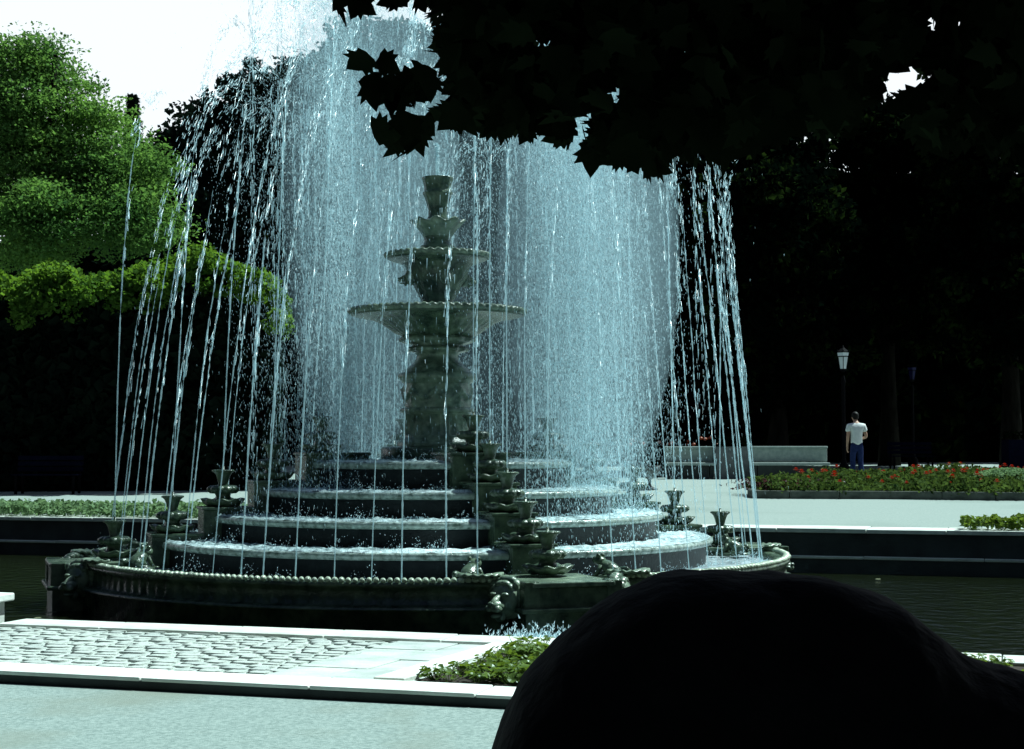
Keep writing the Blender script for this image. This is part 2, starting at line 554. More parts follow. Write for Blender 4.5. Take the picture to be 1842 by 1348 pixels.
# larger flags between the cobbles and the planted bed
def flag(poly, z0, z1, name, mat):
    n = len(poly)
    v = [(*pn(t, s, path_z(s) + z0),) for t, s in poly] + [(*pn(t, s, path_z(s) + z1),) for t, s in poly]
    f = [tuple(range(n - 1, -1, -1)), tuple(range(n, 2 * n))] + [(i, (i + 1) % n, n + (i + 1) % n, n + i) for i in range(n)]
    m = MB(); m.add(v, f)
    return m.build(name, mat, path, bevel=0.006)
ss = [S_KERB_IN + 0.005, -8.55, -7.95, -7.30, S_COPE_OUT - 0.005]
for i in range(4):
    a, b = ss[i] + 0.005, ss[i + 1] - 0.005
    e0, e1 = BED_T(a), BED_T(b)
    flag([(e0 - 0.235, a), (e0 - 0.02, a), (e1 - 0.02, b), (e1 - 0.235, b)], -0.02, 0.024, 'border_stone', M['kerb'])
    q = 0.62 if i % 2 else 0.52
    flag([(e0 - 1.02, a), (e0 - 0.25 - (1 - q) * 0.7, a), (e1 - 0.25 - (1 - q) * 0.7, b), (e1 - 1.02, b)], -0.02, 0.004 + 0.004 * (i % 2), 'paving_flag', M['cobble2'] if i in (3,) else M['cobble'])
    flag([(e0 - 0.24 - (1 - q) * 0.7, a), (e0 - 0.245, a), (e1 - 0.245, b), (e1 - 0.24 - (1 - q) * 0.7, b)], -0.02, 0.002 + 0.005 * ((i + 1) % 2), 'paving_flag', M['cobble2'] if i in (0, 3) else M['cobble'])
# soil of the planted bed
sheet('bed_soil', [pn(BED_T(S_KERB_IN), S_KERB_IN, path_z(S_KERB_IN) - 0.006), pn(20, S_KERB_IN, path_z(S_KERB_IN) - 0.006), pn(20, S_COPE_OUT, path_z(S_COPE_OUT) - 0.006), pn(BED_T(S_COPE_OUT), S_COPE_OUT, path_z(S_COPE_OUT) - 0.006)], M['soil'])

# stone post at the end of the near coping
po = pn(TL - 0.50, (S_COPE_IN + S_COPE_OUT) / 2, -0.2)
post = empty('stone_post', po, -YAW)
tag(post, 'low pale stone post with flat cap at the end of the pool coping', 'post')
m = MB(); m.box((0, 0, 0.02), (0.52, 0.44, 0.36)); m.build('shaft', M['coping'], post, bevel=0.012)
m = MB(); m.box((0, 0, 0.235), (0.64, 0.56, 0.07)); m.build('cap', M['kerb'], post, bevel=0.012)

# ------------------------------------------------------------------ the fountain
fount = empty('tiered_fountain', (0, 0, Z_WATER))
tag(fount, 'large tiered green stone fountain with stepped piers of vases in the pool', 'fountain')
def fpart(mb, name, mat, smooth=True, parent=None, bevel=0.0, loc=(0, 0, 0), rz=0.0):
    o = mb.build(name, mat, parent or fount, smooth, bevel=bevel, rz=rz)
    if parent is None:
        o.location = (loc[0], loc[1], loc[2] - Z_WATER)
    else:
        o.location = loc
    return o

PIER_A = [R(-70.7), R(19.3), R(109.3), R(199.3)]
TIER_R = [1.68, 2.25, 2.80, 3.40]
TIER_Z = [1.21, 0.88, 0.58, 0.29]
FLOOR_Z = -0.02
# cascade steps: each a wall with a rounded overhanging lip, and the water sheet on it
for i in range(4):
    r, z = TIER_R[i], TIER_Z[i]
    zl = TIER_Z[i + 1] - 0.05 if i < 3 else -0.5
    ri = TIER_R[i - 1] - 0.05 if i else 0.4
    m = MB(); m.lathe([(r - 0.09, zl), (r - 0.09, z - 0.10), (r - 0.07, z - 0.085)], 120)
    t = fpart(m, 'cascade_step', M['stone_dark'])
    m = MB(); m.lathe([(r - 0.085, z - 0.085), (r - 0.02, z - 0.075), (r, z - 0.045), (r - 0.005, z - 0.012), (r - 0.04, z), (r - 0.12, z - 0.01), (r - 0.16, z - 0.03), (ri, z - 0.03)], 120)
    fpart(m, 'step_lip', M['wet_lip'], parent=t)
    # foaming sheet of water lying on the step, thickest where the curtain falls
    nr, na = 14, 220
    V = []
    for j in range(nr + 1):
        rad = ri + 0.02 + (r - 0.03 - ri - 0.02) * j / nr
        for k in range(na):
            a = 2 * math.pi * k / na
            h = 0.012 + 0.012 * math.sin(9 * a + j) * math.sin(5.3 * a * 2 + 2 * j) + rng.normal(0, 0.010)
            h *= 0.35 if j in (nr,) else 1.0
            V.append((rad * math.cos(a), rad * math.sin(a), z - 0.005 + max(h, -0.005)))
    T = [(j * na + k, j * na + (k + 1) % na, (j + 1) * na + (k + 1) % na, (j + 1) * na + k) for j in range(nr) for k in range(na)]
    o = obj('water_sheet', np_mesh('water_sheet', V, T, True), M['foam'], t)
# lower basin
RIM = 4.30
m = MB(); m.lathe([(3.2, FLOOR_Z - 0.1), (RIM - 0.1, FLOOR_Z - 0.1)], 120)
fpart(m, 'basin_floor', M['stone_dark'])
V = []; na, nr = 260, 14
for j in range(nr + 1):
    rad = 3.30 + (RIM - 0.13 - 3.30) * j / nr
    for k in range(na):
        a = 2 * math.pi * k / na
        V.append((rad * math.cos(a), rad * math.sin(a), FLOOR_Z + rng.normal(0, 0.008)))
T = [(j * na + k, j * na + (k + 1) % na, (j + 1) * na + (k + 1) % na, (j + 1) * na + k) for j in range(nr) for k in range(na)]
o = obj('basin_water', np_mesh('basin_water', V, T, True), surf('churned water', (0.20, 0.27, 0.30), (0.50, 0.58, 0.60), 0.15, 4, 8, 0.03, 12, 0.6), fount)
o.location = (0, 0, -Z_WATER)
HALF = 0.56 / RIM
bead_me = MB().ball((0, 0, 0), (0.052, 0.030, 0.030), 8, 6).mesh('bead', True)
bead_me.materials.append(M['stone_bead'])
for q in range(4):
    a0, a1 = PIER_A[q] + HALF, PIER_A[q] + math.pi / 2 - HALF
    m = MB()
    # wall with shallow upright reeding under the beaded edge
    m.lathe([(RIM - 0.20, -0.1), (RIM - 0.20, 0.045), (RIM - 0.16, 0.062), (RIM + 0.01, 0.062), (RIM + 0.015, 0.02), (RIM - 0.03, 0.0), (RIM - 0.04, -0.03), (RIM - 0.035, -0.15), (RIM + 0.01, -0.168), (RIM + 0.06, -0.172), (RIM + 0.09, -0.19), (RIM + 0.09, -0.205), (RIM + 0.03, -0.215), (RIM + 0.03, -0.9)],
            150, lambda r, z, a, j: (r + (0.010 * math.cos(a * 180) if j in (6, 7) else 0), z), a0=a0, a1=a1)
    wall = fpart(m, 'basin_rim', M['stone'])
    n = int((a1 - a0) * RIM / 0.069)
    rest = MB()
    for i in range(n):
        a = a0 + (a1 - a0) * (i + 0.5) / n
        p = ((RIM - 0.025) * math.cos(a), (RIM - 0.025) * math.sin(a), 0.083 + random.uniform(-0.003, 0.003))
        if q == 2:
            rest.ball(p, (0.04, 0.04, 0.030), 7, 5)
        else:
            o = obj('bead', bead_me, None, wall, p, a + 0.35 + random.uniform(-0.15, 0.15))
            k = random.uniform(0.9, 1.12)
            o.scale = (k, k, k)
    if rest.f:
        tag(fpart(rest, 'bead_row', M['stone_pale'], parent=wall), kind='stuff')

# vases of the piers
def vase_parts():
    def wave(r, z, a, j):
        k = 1.0 if j in (2, 3) else (0.5 if j in (1, 4) else 0.0)
        w = math.cos(a * 9)
        return r * (1 + 0.07 * k * w), z + 0.018 * k * w
    d = MB(); d.lathe([(0.10, 0.0), (0.165, 0.01), (0.20, 0.035), (0.222, 0.075), (0.20, 0.088), (0.12, 0.07), (0.085, 0.085), (0.075, 0.12), (0.085, 0.145)], 72, wave)
    g = MB()
    def gad(r, z, a, j):
        k = [0, .6, 1, 1, .6, 0, 0][j]
        return r * (1 - 0.13 * k * (1 - abs(math.cos(a * 6)))), z
    g.lathe([(0.085, 0.145), (0.14, 0.150), (0.172, 0.178), (0.172, 0.208), (0.14, 0.236), (0.075, 0.242), (0.05, 0.25)], 84, gad)
    c = MB()
    c.lathe([(0.052, 0.245), (0.05, 0.262), (0.058, 0.295), (0.068, 0.335), (0.082, 0.370), (0.102, 0.392)], 40)
    def rimbeads(r, z, a, j):
        return r * (1 + 0.035 * math.cos(a * 16)), z
    c.lathe([(0.102, 0.392), (0.112, 0.398), (0.112, 0.412), (0.100, 0.418), (0.080, 0.412), (0.060, 0.39), (0.012, 0.385), (0.012, 0.455), (0.001, 0.458)], 64, rimbeads)
    return d.mesh('vase', True), g.mesh('gadroon_ring', True), c.mesh('cup', True)
vd, vg, vc = vase_parts()
for me in (vd, vg, vc): me.materials.append(M['stone'])
VASE_R = [1.46, 2.06, 2.65, 3.24, 3.90]
VASE_Z = [1.32, 0.99, 0.68, 0.38, 0.10]
VASES = []
def local(a, r, w, z):
    """pier frame: r outwards along angle a, w sideways"""
    return (r * math.cos(a) - w * math.sin(a), r * math.sin(a) + w * math.cos(a), z)

def lion_mesh():
    m = MB()
    m.ball((0, 0, 0), (0.13, 0.16, 0.17), 16, 12)
    for k in range(15):                       # mane locks
        a = 2 * math.pi * k / 15
        m.ball((-0.03, 0.155 * math.cos(a), 0.02 + 0.165 * math.sin(a)), (0.06, 0.045, 0.07), 8, 6, Matrix.Rotation(a, 3, 'X'))
    for k in range(11):
        a = 2 * math.pi * k / 11 + 0.2
        m.ball((0.035, 0.115 * math.cos(a), 0.03 + 0.125 * math.sin(a)), (0.05, 0.033, 0.055), 8, 6, Matrix.Rotation(a, 3, 'X'))
    m.ball((0.165, 0, -0.045), (0.105, 0.078, 0.06), 12, 8)         # muzzle
    m.ball((0.265, 0, -0.02), (0.022, 0.035, 0.02), 8, 6)           # nose
    m.ball((0.155, 0, 0.015), (0.11, 0.034, 0.035), 10, 6, Matrix.Rotation(0.35, 3, 'Y'))   # nose ridge
    for s in (-1, 1):
        m.ball((0.115, s * 0.062, 0.058), (0.035, 0.04, 0.02), 8, 6)   # brows
        m.ball((0.215, s * 0.045, -0.065), (0.055, 0.038, 0.035), 8, 6)   # jowls
        m.ball((0.02, s * 0.12, 0.14), (0.03, 0.03, 0.04), 8, 6)        # ears
    m.ball((0.17, 0, -0.135), (0.075, 0.05, 0.024), 8, 6)        # lower jaw
    m.ball((0.10, 0, -0.15), (0.04, 0.06, 0.05), 8, 6)            # beard
    return m.mesh('lion_head', True)
lion_me = lion_mesh(); lion_me.materials.append(M['stone_pale'])

def frog_mesh():
    m = MB()
    m.ball((0, 0, 0.075), (0.12, 0.075, 0.06), 14, 10, Matrix.Rotation(-0.55, 3, 'Y'))
    m.ball((0.11, 0, 0.145), (0.065, 0.06, 0.042), 12, 8, Matrix.Rotation(-0.25, 3, 'Y'))
    for s in (-1, 1):
        m.ball((0.10, s * 0.038, 0.185), (0.022, 0.02, 0.022), 8, 6)
        m.ball((-0.05, s * 0.085, 0.055), (0.085, 0.032, 0.04), 10, 6, Matrix.Rotation(0.3, 3, 'Y'))
        m.tube([(-0.11, s * 0.09, 0.03), (-0.01, s * 0.125, 0.02), (0.03, s * 0.13, 0.012)], [0.022, 0.02, 0.014], 7)
        m.tube([(0.07, s * 0.05, 0.11), (0.09, s * 0.075, 0.05), (0.12, s * 0.085, 0.012)], [0.024, 0.018, 0.016], 7)
        m.ball((0.145, s * 0.09, 0.012), (0.03, 0.028, 0.010), 8, 5)
    m.lathe([(0.001, 0.0), (0.16, 0.0), (0.15, 0.02), (0.001, 0.025)], 20)
    return m.mesh('frog', True)
frog_me = frog_mesh(); frog_me.materials.append(M['stone'])

pier_names = ['front', 'right', 'rear', 'left']
for q, a in enumerate(PIER_A):
    # stepped blocks under the vases
    for i in range(4):
        r0 = VASE_R[i] - 0.30 if i else 0.95
        r1 = VASE_R[i] + 0.26
        ztop = VASE_Z[i]
        wdt = 0.47 if i else 0.66
        zb = FLOOR_Z - 0.1
        c = local(a, (r0 + r1) / 2, 0, 0)
        m = MB(); m.box((0, 0, (zb + ztop - 0.035) / 2), (r1 - r0, wdt, ztop - 0.035 - zb))
        blk = fpart(m, 'pier_block', M['stone'], False, bevel=0.008, loc=(c[0], c[1], 0), rz=a)
        m = MB(); m.box((0, 0, ztop - 0.018), (r1 - r0 + 0.035, wdt + 0.06, 0.034))
        fpart(m, 'cap_slab', M['stone'], False, parent=blk, bevel=0.010)
    # foot of the pier standing out through the basin rim
    c = local(a, 4.14, 0, 0)
    m = MB(); m.box((0, 0, -0.36), (0.96, 0.98, 0.78))
    foot = fpart(m, 'pier_foot', M['stone'], False, bevel=0.012, loc=(c[0], c[1], 0), rz=a)
    m = MB(); m.box((0, 0, 0.055), (1.02, 0.86, 0.05))
    fpart(m, 'cap_slab', M['stone_pale'], False, parent=foot, bevel=0.012)
    m = MB(); m.box((0, 0, -0.19), (1.08, 1.10, 0.05))
    fpart(m, 'plinth_moulding', M['stone'], False, parent=foot, bevel=0.014)
    for s in (-1, 1):
        m = MB(); m.box((0.42, s * 0.43, -0.05), (0.16, 0.16, 0.28))
        fpart(m, 'corner_post', M['stone'], False, parent=foot, bevel=0.012)
        o = obj('lion_head', lion_me, None, fount, Vector(local(a, 4.34, s * 0.60, -0.10 - Z_WATER)), a + s * R(50))
        o.scale = (1.05, 1.05, 1.05)
        p = local(a + s * 0.205, 3.80, 0, 0.02 - Z_WATER)
        o = obj('frog', frog_me, None, fount, p, a + s * 0.205 + math.pi + s * 0.5)
        o.scale = (1.25, 1.25, 1.25)
        # scallop shell lying at each side of the foot
        sh = MB()
        V = []; n1, n2 = 6, 24
        for j in range(n1 + 1):
            for k in range(n2 + 1):
                th = math.pi * (k / n2)
                rad = 0.24 * j / n1
                V.append((rad * math.cos(th), rad * math.sin(th) * 1.05, 0.05 * math.sin(math.pi * j / n1 * 0.6) + 0.012 * (j / n1) * math.cos(th * 16)))
        sh.add(V, [(j * (n2 + 1) + k, j * (n2 + 1) + k + 1, (j + 1) * (n2 + 1) + k + 1, (j + 1) * (n2 + 1) + k) for j in range(n1) for k in range(n2)])
        o = fpart(sh, 'shell', M['stone_pale'], True, loc=local(a + s * 0.19, 4.16, 0, 0.075), rz=a + s * 0.19 - math.pi / 2)
        sol = o.modifiers.new('thick', 'SOLIDIFY'); sol.thickness = 0.02
    for i in range(5):
        p = local(a, VASE_R[i], 0, VASE_Z[i] - Z_WATER)
        v = obj('vase', vd, None, fount, p, a + random.uniform(0, 1))
        v.scale = (1.14, 1.14, 1.04)
        obj('gadroon_ring', vg, None, v)
        obj('cup', vc, None, v)
        VASES.append((q, i, Vector(local(a, VASE_R[i], 0, VASE_Z[i] + 0.45))))

# central column, built from turned pieces
def piece(name, prof, mat='stone', n=64, mod=None):
    m = MB(); m.lathe(prof, n, mod)
    return fpart(m, name, M[mat])
piece('column_plinth', [(0.3, 1.17), (0.70, 1.17), (0.70, 1.36), (0.67, 1.385), (0.5, 1.395)])
piece('base_ring', [(0.5, 1.39), (0.505, 1.42), (0.49, 1.455), (0.45, 1.47), (0.445, 1.495), (0.42, 1.505)], 'stone_pale')
piece('fluted_drum', [(0.42, 1.50), (0.42, 1.53), (0.415, 1.54), (0.415, 1.78), (0.42, 1.79), (0.42, 1.81)], 'stone_pale', 240,
      lambda r, z, a, j: (r - (0.028 * abs(math.cos(a * 12)) if j in (2, 3) else 0), z))
piece('band_ring', [(0.42, 1.80), (0.455, 1.812), (0.468, 1.835), (0.455, 1.86), (0.42, 1.872)], 'stone_pale')
def relief(r, z, a, j):
    k = math.sin(math.pi * min(max((z - 1.88) / 0.28, 0), 1))
    sag = 0.06 * abs(math.sin(a * 4))
    g = math.exp(-((z - 2.10 + 0.11 * math.sin((a * 4) % math.pi)) / 0.030) ** 2)
    ros = math.exp(-(((a * 4 / math.pi) % 1 - 0.0) / 0.10) ** 2) + math.exp(-(((a * 4 / math.pi) % 1 - 1.0) / 0.10) ** 2)
    return r + 0.035 * g * (0.8 + 0.2 * math.cos(a * 60)) + 0.022 * ros * k * (0.7 + 0.3 * math.cos(z * 120)), z
piece('relief_drum', [(0.415, 1.87 + 0.30 * i / 24) for i in range(25)], 'stone_pale', 220, relief)
piece('cornice', [(0.415, 2.17), (0.44, 2.185), (0.455, 2.21), (0.49, 2.235), (0.495, 2.27), (0.47, 2.30), (0.41, 2.315), (0.40, 2.35), (0.36, 2.375), (0.30, 2.43)], 'stone_pale')
piece('neck', [(0.30, 2.43), (0.265, 2.48), (0.258, 2.52), (0.285, 2.555), (0.36, 2.57), (0.385, 2.59), (0.37, 2.62), (0.32, 2.635), (0.33, 2.66), (0.41, 2.675), (0.465, 2.70), (0.47, 2.73), (0.44, 2.755)], 'stone_pale', 96,
      lambda r, z, a, j: (r * (1 + (0.035 * math.cos(a * 14) if j in (4, 5, 6, 9, 10, 11) else 0)), z))
lb = piece('large_basin', [(0.44, 2.755), (0.53, 2.80), (0.62, 2.865), (0.72, 2.93), (0.83, 2.975), (1.02, 3.005), (1.07, 3.015), (1.07, 3.03)], 'stone', 160,
      lambda r, z, a, j: (r * (1 + (0.012 * math.cos(a * 40) if 0 < j < 5 else 0)), z))
def rope(r, z, a, j, n=70, k=0.016):
    return r + k * math.cos(a * n + j * 1.0) * (1 if j in (1, 2, 3) else 0), z + 0.010 * math.cos(a * n + j) * (1 if j in (2, 3, 4) else 0)
m = MB(); m.lathe([(1.05, 3.02), (1.085, 3.03), (1.11, 3.055), (1.10, 3.085), (1.07, 3.098), (1.03, 3.09), (0.98, 3.06), (0.3, 3.03)], 280, rope)
fpart(m, 'rope_rim', M['stone_pale'], parent=lb)
st = piece('urn_stem', [(0.20, 3.03), (0.20, 3.15), (0.19, 3.18), (0.22, 3.25), (0.26, 3.33), (0.30, 3.41), (0.355, 3.49), (0.37, 3.55), (0.40, 3.62), (0.45, 3.67)], 'stone', 96,
      lambda r, z, a, j: (r * (1 + (0.03 * math.cos(a * 12) if 2 < j < 8 else 0)), z))
for k in range(4):
    a = R(20) + k * math.pi / 2
    o = obj('mask', lion_me, None, st, (0.36 * math.cos(a), 0.36 * math.sin(a), 3.48), a)
    o.scale = (0.55, 0.5, 0.5)
ub = piece('upper_basin', [(0.45, 3.665), (0.52, 3.69), (0.60, 3.715), (0.635, 3.73), (0.635, 3.745)], 'stone', 96)
m = MB(); m.lathe([(0.62, 3.735), (0.65, 3.742), (0.665, 3.765), (0.655, 3.79), (0.63, 3.80), (0.60, 3.79), (0.55, 3.765), (0.2, 3.75)], 200, lambda r, z, a, j: rope(r, z, a, j, 40, 0.014))
fpart(m, 'rope_rim', M['stone_pale'], parent=ub)
piece('small_drum', [(0.17, 3.75), (0.175, 3.83), (0.21, 3.85), (0.215, 3.89), (0.18, 3.91), (0.165, 3.96), (0.18, 4.01)], 'stone', 48)
piece('scalloped_dish', [(0.18, 4.01), (0.21, 4.06), (0.25, 4.11), (0.30, 4.16), (0.335, 4.20), (0.31, 4.215), (0.24, 4.18), (0.14, 4.17)], 'stone_pale', 120,
      lambda r, z, a, j: (r * (1 + (0.06 * math.cos(a * 8) * [0, .2, .5, .8, 1, 1, .6, 0][j])), z + 0.022 * math.cos(a * 8) * [0, 0, .2, .6, 1, 1, .6, 0][j]))
piece('top_cup', [(0.15, 4.17), (0.14, 4.22), (0.118, 4.27), (0.115, 4.34), (0.135, 4.42), (0.155, 4.50), (0.18, 4.54), (0.185, 4.565), (0.165, 4.585), (0.165, 4.62), (0.178, 4.69), (0.195, 4.74), (0.198, 4.755), (0.17, 4.75), (0.12, 4.70), (0.02, 4.69)], 'stone', 64,
      lambda r, z, a, j: (r * (1 + (0.03 * math.cos(a * 10) if 3 < j < 12 else 0)), z))
for nm, r, z in (('basin_foam', 1.03, 3.078), ('basin_foam', 0.60, 3.785), ('basin_foam', 0.29, 4.195)):
    V = [(0, 0, z)]; na = 60
    for j in range(1, 5):
        for k in range(na):
            a = 2 * math.pi * k / na
            V.append((r * j / 4 * math.cos(a), r * j / 4 * math.sin(a), z + rng.normal(0, 0.006) + (0.012 if j == 3 else 0)))
    T = [(0, 1 + k, 1 + (k + 1) % na, 1 + (k + 1) % na) for k in range(na)]
    T += [(1 + (j - 1) * na + k, 1 + j * na + k, 1 + j * na + (k + 1) % na, 1 + (j - 1) * na + (k + 1) % na) for j in range(1, 4) for k in range(na)]
    mb = MB(); mb.add(V, [t if t[2] != t[3] else t[:3] for t in T])
    fpart(mb, nm, M['foam'])

# ------------------------------------------------------------------ water: jets and falling spray
def drops_mesh(name, P, D, L, W):
    """slender three-sided drops: centre P, direction D, length L, width W"""
    n = len(P)
    D = D / np.linalg.norm(D, axis=1, keepdims=True)
    up = np.tile(np.array([[0.3, 0.9, 0.2]]), (n, 1)) + rng.normal(0, 0.5, (n, 3))
    A = np.cross(D, up); A /= np.linalg.norm(A, axis=1, keepdims=True)
    B = np.cross(D, A)
    V = np.empty((n, 4, 3), np.float32)
    V[:, 0] = P + D * L[:, None] * 0.5
    for k in range(3):
        a = 2 * math.pi * k / 3
        V[:, 1 + k] = P - D * L[:, None] * 0.5 + (A * math.cos(a) + B * math.sin(a)) * W[:, None]
    base = (np.arange(n) * 4)[:, None]
    T = np.concatenate([base + np.array([[0, 1, 2]]), base + np.array([[0, 2, 3]]), base + np.array([[0, 3, 1]])])
    return V.reshape(-1, 3), T

def jet_mesh(name, apex, reach, ang, seed, thick=0.008, split=0.42, ndrop=420, fall=0.35, wind=0.5):
    """ballistic jet from the origin: rises 'apex', leans 'reach' towards the middle, bent by the breeze"""
    g = 9.81
    rg = np.random.default_rng(seed)
    tu = math.sqrt(2 * apex / g)
    vz, vx = g * tu, -reach / tu
    ca, sa = math.cos(ang), math.sin(ang)
    def pos(t):
        return np.stack([vx * ca * t + wind * (t / tu) ** 2, vx * sa * t, vz * t - 0.5 * g * t * t], -1)
    # coherent lower part: a wobbling thread of uneven thickness
    zmax_t = tu * (1 - math.sqrt(1 - split))
    ns = 90
    ts = np.linspace(0, zmax_t * 1.25, ns)
    C = pos(ts)
    wob = np.cumsum(rg.normal(0, 0.0022, (ns, 3)), 0) * np.linspace(0, 1, ns)[:, None]
    wob -= np.linspace(0, 1, ns)[:, None] * wob[-1] * 0.5
    C = C + wob * np.array([[1, 1, 0.0]])
    rad = thick * (0.70 + 0.6 * rg.random(ns)) * np.interp(np.linspace(0, 1, ns), [0, 0.1, 0.75, 1], [0.7, 0.9, 1.0, 0.25])
    rad *= np.where((rg.random(ns) < 0.30) & (np.linspace(0, 1, ns) > 0.35), 0.25, 1.0)
    k = 5
    an = 2 * np.pi * np.arange(k) / k
    ring = np.stack([np.cos(an), np.sin(an), np.zeros(k)], -1)
    V1 = (C[:, None, :] + ring[None] * rad[:, None, None]).reshape(-1, 3)
    j, i = np.meshgrid(np.arange(ns - 1), np.arange(k), indexing='ij')
    a_, b_, c_, d_ = j * k + i, j * k + (i + 1) % k, (j + 1) * k + (i + 1) % k, (j + 1) * k + i
    T1 = np.stack([a_, b_, c_, d_], -1).reshape(-1, 4)
    # broken upper part: clumps of drops spreading as they slow down and turn over
    t0 = zmax_t * 0.5
    nb = max(ndrop // 7, 1)
    tb = t0 + (tu * (1 + fall) - t0) * rg.random(nb) ** 0.85
    tt = np.repeat(tb, 7)[:ndrop] + rg.normal(0, 0.02, min(ndrop, nb * 7))
    n = len(tt)
    off = np.repeat(rg.normal(0, 1, (nb, 3)), 7, 0)[:n] * 0.7 + rg.normal(0, 0.55, (n, 3))
    spread = 0.010 + 0.075 * np.clip((tt - t0) / tu, 0, 2) ** 1.4
    P = pos(tt) + off * spread[:, None] * np.array([[1, 1, 0.8]])
    vel = np.stack([vx * ca + 2 * wind * tt / tu ** 2, np.full(n, vx * sa), vz - g * tt], -1) + rg.normal(0, 0.5, (n, 3))
    vel[:, 2] = np.where(np.abs(vel[:, 2]) < 1.6, np.sign(vel[:, 2] + 1e-6) * 1.6, vel[:, 2])
    L = 0.030 + 0.018 * np.abs(vel[:, 2]) * rg.random(n)
    W = 0.0035 + 0.0065 * rg.random(n) ** 2
    V2, T2 = drops_mesh(name, P, vel, L, W)
    a = np_mesh(name, V1, T1, True); a.materials.append(M['water_jet'])
    b = np_mesh('drops', V2, T2); b.materials.append(M['water_jet'])
    return a, b
def add_jet(meshes, loc):
    o = obj('water_jet', meshes[0], None, None, loc)
    tag(obj('drops', meshes[1], None, o), kind='stuff')
    return o

# beaded-rim jets: leave the basin just inside the beads and lean inwards
ORD = ['first', 'second', 'third', 'fourth', 'fifth', 'sixth', 'seventh', 'eighth', 'ninth', 'tenth', 'eleventh', 'twelfth', 'thirteenth', 'fourteenth', 'fifteenth', 'sixteenth', 'seventeenth', 'eighteenth', 'nineteenth']
curve = ['rim between front and right-hand piers', 'rear rim behind the right-hand pier', 'rear rim behind the left-hand pier', 'rim between left-hand and front piers']
start = ['front pier', 'right-hand pier', 'left-hand pier', 'front pier']
for q in range(4):
    a0, a1 = PIER_A[q] + 0.13, PIER_A[q] + math.pi / 2 - 0.13
    n = (15, 11, 8, 14)[q]
    for i in range(n):
        a = a0 + (a1 - a0) * (i + 0.5) / n + random.uniform(-0.020, 0.020)
        ms = jet_mesh('water_jet', random.uniform(5.5, 6.5), random.uniform(0.95, 1.35), a + random.uniform(-0.1, 0.1), 100 + q * 20 + i, random.uniform(0.0062, 0.0105), random.uniform(0.45, 0.70), random.randint(170, 300), 0.22, random.uniform(0.42, 0.62))
        o = add_jet(ms, (3.99 * math.cos(a), 3.99 * math.sin(a), FLOOR_Z + 0.02))
        k = i if q < 2 else n - 1 - i
        tag(o, '%s thin jet from the %s on the beaded %s' % (ORD[k], start[q], curve[q]), 'water jet', 'jets of the beaded ' + curve[q])
# vase jets: one from each vase cup, nearly upright, higher towards the middle
ordw = ['uppermost', 'second', 'middle', 'fourth', 'lowest']
vj = [(7.4, 0.20, 500), (6.7, 0.25, 420), (6.0, 0.30, 360), (5.4, 0.30, 260), (4.75, 0.05, 110)]
for (q, i, p) in VASES:
    a = PIER_A[q]
    ap, rc, nd = vj[i]
    ms = jet_mesh('water_jet', ap * random.uniform(0.95, 1.05), rc, a, 300 + q * 10 + i, 0.0085, 0.62 if i < 4 else 0.8, nd, 0.3 if i < 4 else 0.05, random.uniform(0.30, 0.45))
    o = add_jet(ms, p)
    tag(o, 'upright water jet from the %s vase of the %s pier' % (ordw[i], ['front lion-headed', 'right-hand', 'hidden rear', 'left-hand'][q]), 'water jet', 'jets of the vases')
o = add_jet(jet_mesh('water_jet', 0.50, 0.02, 0, 400, 0.030, 0.97, 30, 0.2, 0.0), (0, 0, 4.69))
tag(o, 'short thick water jet on top of the central cup', 'water jet')

